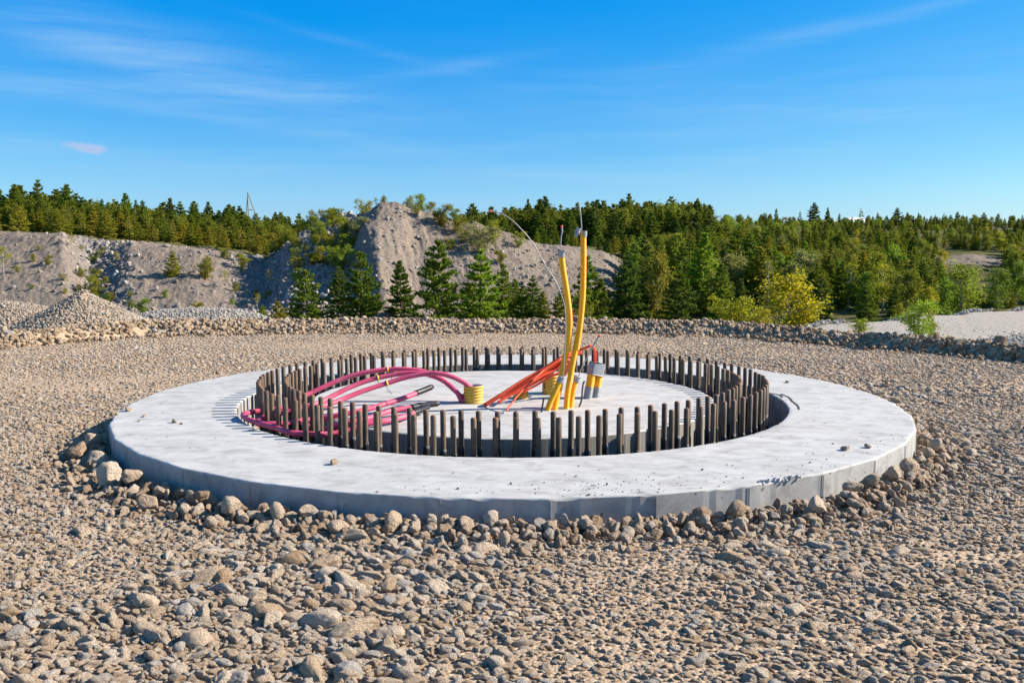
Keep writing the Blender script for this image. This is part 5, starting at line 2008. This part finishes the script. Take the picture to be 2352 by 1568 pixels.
forest('', 40, 1430, 2360, 50, 72, 'mid-sized pine on the lower part of the overgrown hillside', 'pines on the lower hillside', rightcol, PINE_FULL, 2.2, 3.9)
forest('', 40, 1440, 2360, 72, 98, 'small pine on the upper part of the overgrown hillside', 'pines on the upper hillside', rightcol, PINE_FULL + PINE_SLIM, 1.8, 3.4)
forest('', 64, 1480, 2360, 48, 98, 'rounded broadleaf tree among pines on the overgrown hillside', 'broadleaf trees on the hillside',
       lambda u, Y, rs: [LGREEN, OLIVE, YELLOW, SAGE][rs.randint(4)], LEAFY + SLENDER, 1.6, 3.3, 'broadleaf_tree', 'tree')
forest('', 16, 1640, 1830, 84, 104, 'bright yellow-green broadleaf tree beside the dense wood', 'bright broadleaf trees by the wood',
       lambda u, Y, rs: LGREEN if rs.rand() < .6 else YELLOW, LEAFY, 2.0, 3.8, 'broadleaf_tree', 'tree')
# single trees on the right skyline
for (u, v, w, k, lab) in ((1778, 478, .8, PINE_SLIM, 'slim pine on the skyline right of the dense wood'), (1864, 466, 1.1, PINE_FULL, 'dark bushy pine, tallest on the right skyline'),
                          (1893, 476, .9, PINE_SLIM, 'slim dark pine beside the tallest skyline pine'), (1971, 478, .8, PINE_THIN, 'thin see-through pine right of the white tanks'),
                          (2008, 488, 1.0, PINE_SLIM, 'pointed pine on the skyline right of the white tanks'), (2052, 477, 1.1, PINE_FULL, 'dark conical pine alone on the right skyline'),
                          (2076, 487, .7, PINE_SLIM, 'small pine next to the dark conical skyline pine'), (2158, 487, .7, PINE_THIN, 'small thin pine on the far right skyline'),
                          (2190, 486, 1.0, PINE_FULL, 'broader pine of the pair on the far right skyline'), (2250, 488, 1.2, PINE_FULL, 'pale bushy pine on the far right skyline'),
                          (2281, 490, 1.0, PINE_FULL, 'pine in the gap of the far right skyline'), (2320, 495, .9, PINE_SLIM, 'small pine near the right end of the skyline'),
                          (1920, 490, .8, PINE_SLIM, 'spindly pine in front of the white tanks'), (1832, 485, .7, PINE_THIN, 'thin pine left of the tallest skyline pine'),
                          (1755, 487, .8, PINE_THIN, 'thin pine left of the slim skyline pine')):
    x, y, h = by_px(u, v, 108)
    plant('pine_tree', k, x, y, h, DGREEN if 'dark' in lab else GREEN, lab, 'pine', None, rsT, w)
# skyline scrub on the far right plus small plants everywhere
forest('', 20, 1190, 1480, 65, 79, 'small pine on the shelf between the heap and the dense wood', 'small pines behind the heap', rightcol, PINE_FULL, 1.2, 2.6)
forest('', 60, 1640, 2370, 100, 112, 'low shrubby tree along the crest of the right hillside', 'shrubs on the right crest', rightcol, SHRUB + LEAFY, .8, 1.7, 'shrub', 'shrub')

# shrubs on the spoil heap and slopes (u, v base, distance, height m, kind, colour, label)
HS = [
    (822, 476, 64, 1.35, SPARSE, SAGE, 'thin feathery tree left of the heap summit'), (888, 463, 62.5, 1.1, LEAFY, SAGE, 'small round tree on the heap summit'),
    (866, 462, 62.5, .9, SPARSE, SAGE, 'wispy sapling on the heap summit'), (940, 478, 63, 1.3, SHRUB, SAGE, 'pale shrub right of the heap summit'),
    (988, 490, 63, 1.3, SHRUB, SAGE, 'greyish shrub further right on the heap crest'), (1018, 520, 60.5, 1.6, SHRUB, OLIVE, 'tall olive shrub on the right shoulder of the heap'),
    (960, 505, 60.5, .8, SHRUB, OLIVE, 'small olive shrub just below the heap crest'), (1065, 540, 59, 1.2, SHRUB, SAGE, 'rounded shrub on the heap shoulder left of the wire tip'),
    (1100, 567, 58, 1.9, SHRUB, SAGE, 'largest sage green shrub on the right shoulder of the heap'), (1135, 548, 59.5, 1.5, SHRUB, OLIVE, 'shrub on the heap under the wire tip'),
    (1035, 560, 58, .8, SHRUB, OLIVE, 'little shrub low on the heap shoulder'), (1150, 590, 57, .9, SHRUB, OLIVE, 'little shrub on the lower right heap slope'),
    (770, 560, 58, 1.4, SHRUB, OLIVE, 'bush on the shaded left flank of the heap'), (790, 590, 56, 1.6, SHRUB, LGREEN, 'light green bush beside the heap spur'),
    (800, 525, 61, 1.6, SHRUB, OLIVE, 'tall bush high on the left flank of the heap'), (735, 540, 60, 1.0, SHRUB, OLIVE, 'small bush among dark rubble left of the heap'),
    (745, 505, 65, .7, SHRUB, SAGE, 'small shrub on the crest of the dark rubble'), (720, 585, 57, .8, SHRUB, YOLIVE, 'yellowish shrub amid the dark rubble'),
    (680, 600, 57, 1.0, SHRUB, OLIVE, 'olive shrub low in the dark rubble'), (400, 632, 58, 1.75, PINE_FULL, OLIVE, 'single small pine on the bare left slope'),
    (472, 628, 58, 1.5, SHRUB, OLIVE, 'wide olive bush on the bare left slope'), (222, 648, 57, 1.5, SHRUB, OLIVE, 'two-part bush by the ravine on the left slope'),
    (240, 672, 55, 1.0, SHRUB, GREEN, 'dark low bush at the foot of the ravine'), (190, 610, 59, .7, SHRUB, YOLIVE, 'yellow tuft high beside the ravine'),
    (95, 580, 61, .45, SHRUB, OLIVE, 'flat tuft high on the left slope'), (45, 625, 58, .5, SHRUB, OLIVE, 'small tuft low on the left slope'),
    (170, 540, 62, 1.3, SPARSE, YOLIVE, 'leaning bare birch at the top of the left slope'), (325, 715, 52, 1.0, SHRUB, LGREEN, 'light green sapling at the foot of the slope'),
    (380, 670, 55, .6, SHRUB, LGREEN, 'small sapling under the single slope pine'), (450, 705, 52, .8, SHRUB, YOLIVE, 'yellowish sapling right of the pale gravel bank'),
    (520, 630, 57, 1.3, SPARSE, YOLIVE, 'thin birch in the rubble near the slope foot'), (560, 600, 61, 1.1, SHRUB, YOLIVE, 'yellow bush at the forest edge above the rubble'),
    (590, 690, 54, 1.2, SPARSE, YOLIVE, 'thin yellow sapling low in the rubble'), (620, 640, 57, 1.3, SPARSE, YOLIVE, 'leaning thin birch in the dark rubble'),
    (11, 655, 57, 2.3, SPARSE, YOLIVE, 'bare white birch at the left border'), (300, 705, 53, .6, SHRUB, GREEN, 'dark tuft behind the gravel pile'),
    (640, 580, 63, 1.6, SHRUB, YOLIVE, 'yellow-brown bush where forest meets dark rubble'), (665, 560, 64, 1.3, SHRUB, YOLIVE, 'olive bush on the left end of the dark rubble'),
]
for (u, v, Y, h, k, c, lab) in HS:
    x = (u - 1176) / FPX * Y
    nm = 'pine_tree' if k is PINE_FULL else ('sapling' if k is SPARSE else 'shrub')
    plant(nm, k, x, Y, h, c, lab, {'pine_tree': 'pine', 'sapling': 'sapling', 'shrub': 'shrub'}[nm], None, rsT)
for i in range(76):
    if 36 <= i < 46:
        continue
    if i >= 46:
        u, Y = (rsT.uniform(20, 640), rsT.uniform(54, 64)) if i < 60 else (rsT.normal(230, 45), rsT.uniform(54, 64))
        lab, grp = 'small tuft of scrub dotted on the bare left quarry slope', 'scrub on the left quarry slope'
    elif i < 30:
        u, Y = rsT.uniform(655, 850), rsT.uniform(54, 66)
        lab, grp = 'small olive bush scattered on the dark left flank of the spoil heap', 'bushes on the left flank of the heap'
    else:
        u, Y = rsT.uniform(930, 1190), rsT.uniform(57.5, 63)
        lab, grp = 'small pale bush on the right shoulder of the spoil heap', 'bushes on the right shoulder of the heap'
    x = (u - 1176) / FPX * Y
    plant('shrub', SHRUB, x, Y, rsT.uniform(.5, 1.45) * (.6 if i >= 46 else 1), [OLIVE, LGREEN, SAGE, OLIVE][rsT.randint(4)], lab, 'shrub', grp, rsT)
# low plants right behind the berm
for (u, v, Y, h, w, c, lab) in ((1700, 745, 19, .72, 1.6, YELLOW, 'yellow leafy shrub just behind the berm'), (1665, 742, 19.5, .45, 1.4, YELLOW, 'low yellow shrub left of the leafy one behind the berm'),
                                (1745, 742, 19, .42, 1.4, YELLOW, 'low yellow shrub right of the leafy one behind the berm'),
                                (1978, 757, 14.6, .30, 1.5, LGREEN, 'small green bush growing from the berm on the right'), (2114, 772, 13.8, .66, 1.0, LGREEN, 'taller green bush growing from the berm on the right'),
                                (2143, 770, 13.9, .42, .7, LGREEN, 'little companion of the taller green berm bush'), (2178, 778, 13.3, .13, 1.2, YELLOW, 'tiny yellow plant on the berm'),
                                (2212, 784, 13.1, .10, 1.2, LGREEN, 'tiny green plant on the berm')):
    x = (u - 1176) / FPX * Y
    z = zat(v, Y) - .05
    plant('shrub', SHRUB, x, Y, h, c, lab, 'shrub', None, rsT, w * 1.0, min(z, 0.1))


# woodland fill behind: one mass
def woodland():
    rs = np.random.RandomState(123)
    P, Sc, Ro = [], [], []
    for i in range(1800):
        m = rs.rand()
        if i >= 1500:
            m = .99
            u, Y = rs.uniform(1640, 2450), rs.uniform(99, 114)
            vt, lim = 470, 1
        elif m < .30:
            u, Y = rs.uniform(-200, 850), rs.uniform(74, 120)
            vt = np.interp(u, *SK['left']) + 8
            lim = .85
        elif m < .50:
            u, Y = rs.uniform(1060, 1625), rs.uniform(84, 118)
            vt = np.interp(u, *SK['mid']) + 6
            lim = .9
        else:
            u, Y = rs.uniform(1430, 2500), rs.uniform(47, 108)
            fe = np.interp(u, [1700, 1890, 2100, 2230, 2352, 2800], [22, 30, 34, 38, 41, 50])
            if Y < fe + 3 or (abs(u - 2230) < 78 and 52 < Y < 82) or (abs(u - 1730) < 35 and Y > 97) or (abs(u - 1900) < 45 and Y > 104):
                continue
            vt = 505
            lim = 1
        x = (u - 1176) / FPX * Y
        z = terrain_z(x, Y)
        h = rs.uniform(1.0, 3.0) if m >= .5 else rs.uniform(2.2, 5.5)
        if i >= 1500:
            h = rs.uniform(.5, 1.5)
        h = h if i >= 1500 else min(h * 1.25, (zat(vt + rs.uniform(0, 26), Y) - z) * lim) if m < .5 else min(h * (0.6 if Y > 95 else 1), zat(hillcap(u, Y) + 10, Y) - z)
        if h < .5:
            continue
        P.append((x, Y, z - .05))
        w = h * rs.uniform(.85, 1.15)
        Sc.append((w, w, h))
        Ro.append((0, 0, rs.uniform(0, 6.28)))
    crowns = []
    for (root, x, y, h) in TREES:
        if root.name.startswith('pine_tree') and len(crowns) < 6 and root.children and len(root.children[0].data.vertices) > 6000:
            if root.children[0].data not in [c[0].data for c in crowns]:
                crowns.append(list(root.children))
    for (root, x, y, h) in TREES:
        if root.name.startswith('broadleaf') and len(crowns) < 8:
            if root.children[0].data not in [c[0].data for c in crowns]:
                crowns.append(list(root.children))
    o = scatter('woodland', P, np.array(Sc), np.array(Ro), crowns, None)
    o.color = (*[0.5 * (a + b) for a, b in zip(GREEN, OLIVE)], 1)
    tag(o, 'mixed young wood filling the hillside and the forest behind', 'woodland', None, 'stuff')


woodland()


# ------------------------------------------------------------------ far structures
def mast():
    Y = 84
    top = aty(568.5, 441, Y)
    root = empty('timber_mast', aty(572, 560, Y))
    tag(root, 'weathered timber A-frame mast sticking up from the forest', 'mast')
    part('pole', tube([aty(574, 580, Y), top], [.065, .045], 8), M_WOOD, root)
    part('brace', tube([aty(612, 560, Y + .6), aty(569, 444, Y)], [.05, .038], 8), M_WOOD, root)
    part('brace', tube([aty(560, 560, Y + 2.5), aty(569, 446, Y + .1)], [.045, .035], 8), M_WOOD, root)
    part('crossbar', tube([aty(572.5, 482, Y), aty(583, 482, Y + .15)], .035, 6), M_WOOD, root)


mast()


def tank(u0, u1, v, Y, r, label):
    a, b = aty(u0, v, Y), aty(u1, v, Y + 1.5)
    root = empty('storage_tank', a.lerp(b, .5) - Vector((0, 0, r)))
    tag(root, label, 'tank', 'white storage tanks on the right skyline')
    d = (b - a).normalized()
    path = [a - d * r * .35, a - d * r * .28, a - d * r * .12, a] + [a.lerp(b, t) for t in (.25, .5, .75)] + [b, b + d * r * .12, b + d * r * .28, b + d * r * .35]
    rr = [r * .15, r * .6, r * .9, r, r, r, r, r, r * .9, r * .6, r * .15]
    part('shell', tube(path, rr, 28), M_TANK, root)
    part('band', tube([a.lerp(b, .3), a.lerp(b, .36)], r * 1.02, 28), M_TAPE, root)
    for t in (.15, .85):
        c = a.lerp(b, t)
        bm = bmesh.new()
        bmesh.ops.create_cube(bm, size=1, matrix=Matrix.Translation(c - root.matrix_basis.translation - Vector((0, 0, r + .1))) @ Matrix.Diagonal((.3, r * 1.6, .8, 1)))
        bmesh.ops.bevel(bm, geom=bm.edges[:], offset=.03, segments=1, affect='EDGES')
        me = bpy.data.meshes.new('saddle')
        bm.to_mesh(me)
        bm.free()
        me.materials.append(M_TRENCH)
        ob('saddle', me, root)


tank(1942, 1978, 512, 124, .78, 'larger white round-ended tank behind the skyline pines')
tank(1903, 1922, 515, 126, .55, 'smaller white tank left of the larger one')
print('trees', len(TREES), 'objects', len(S.objects))
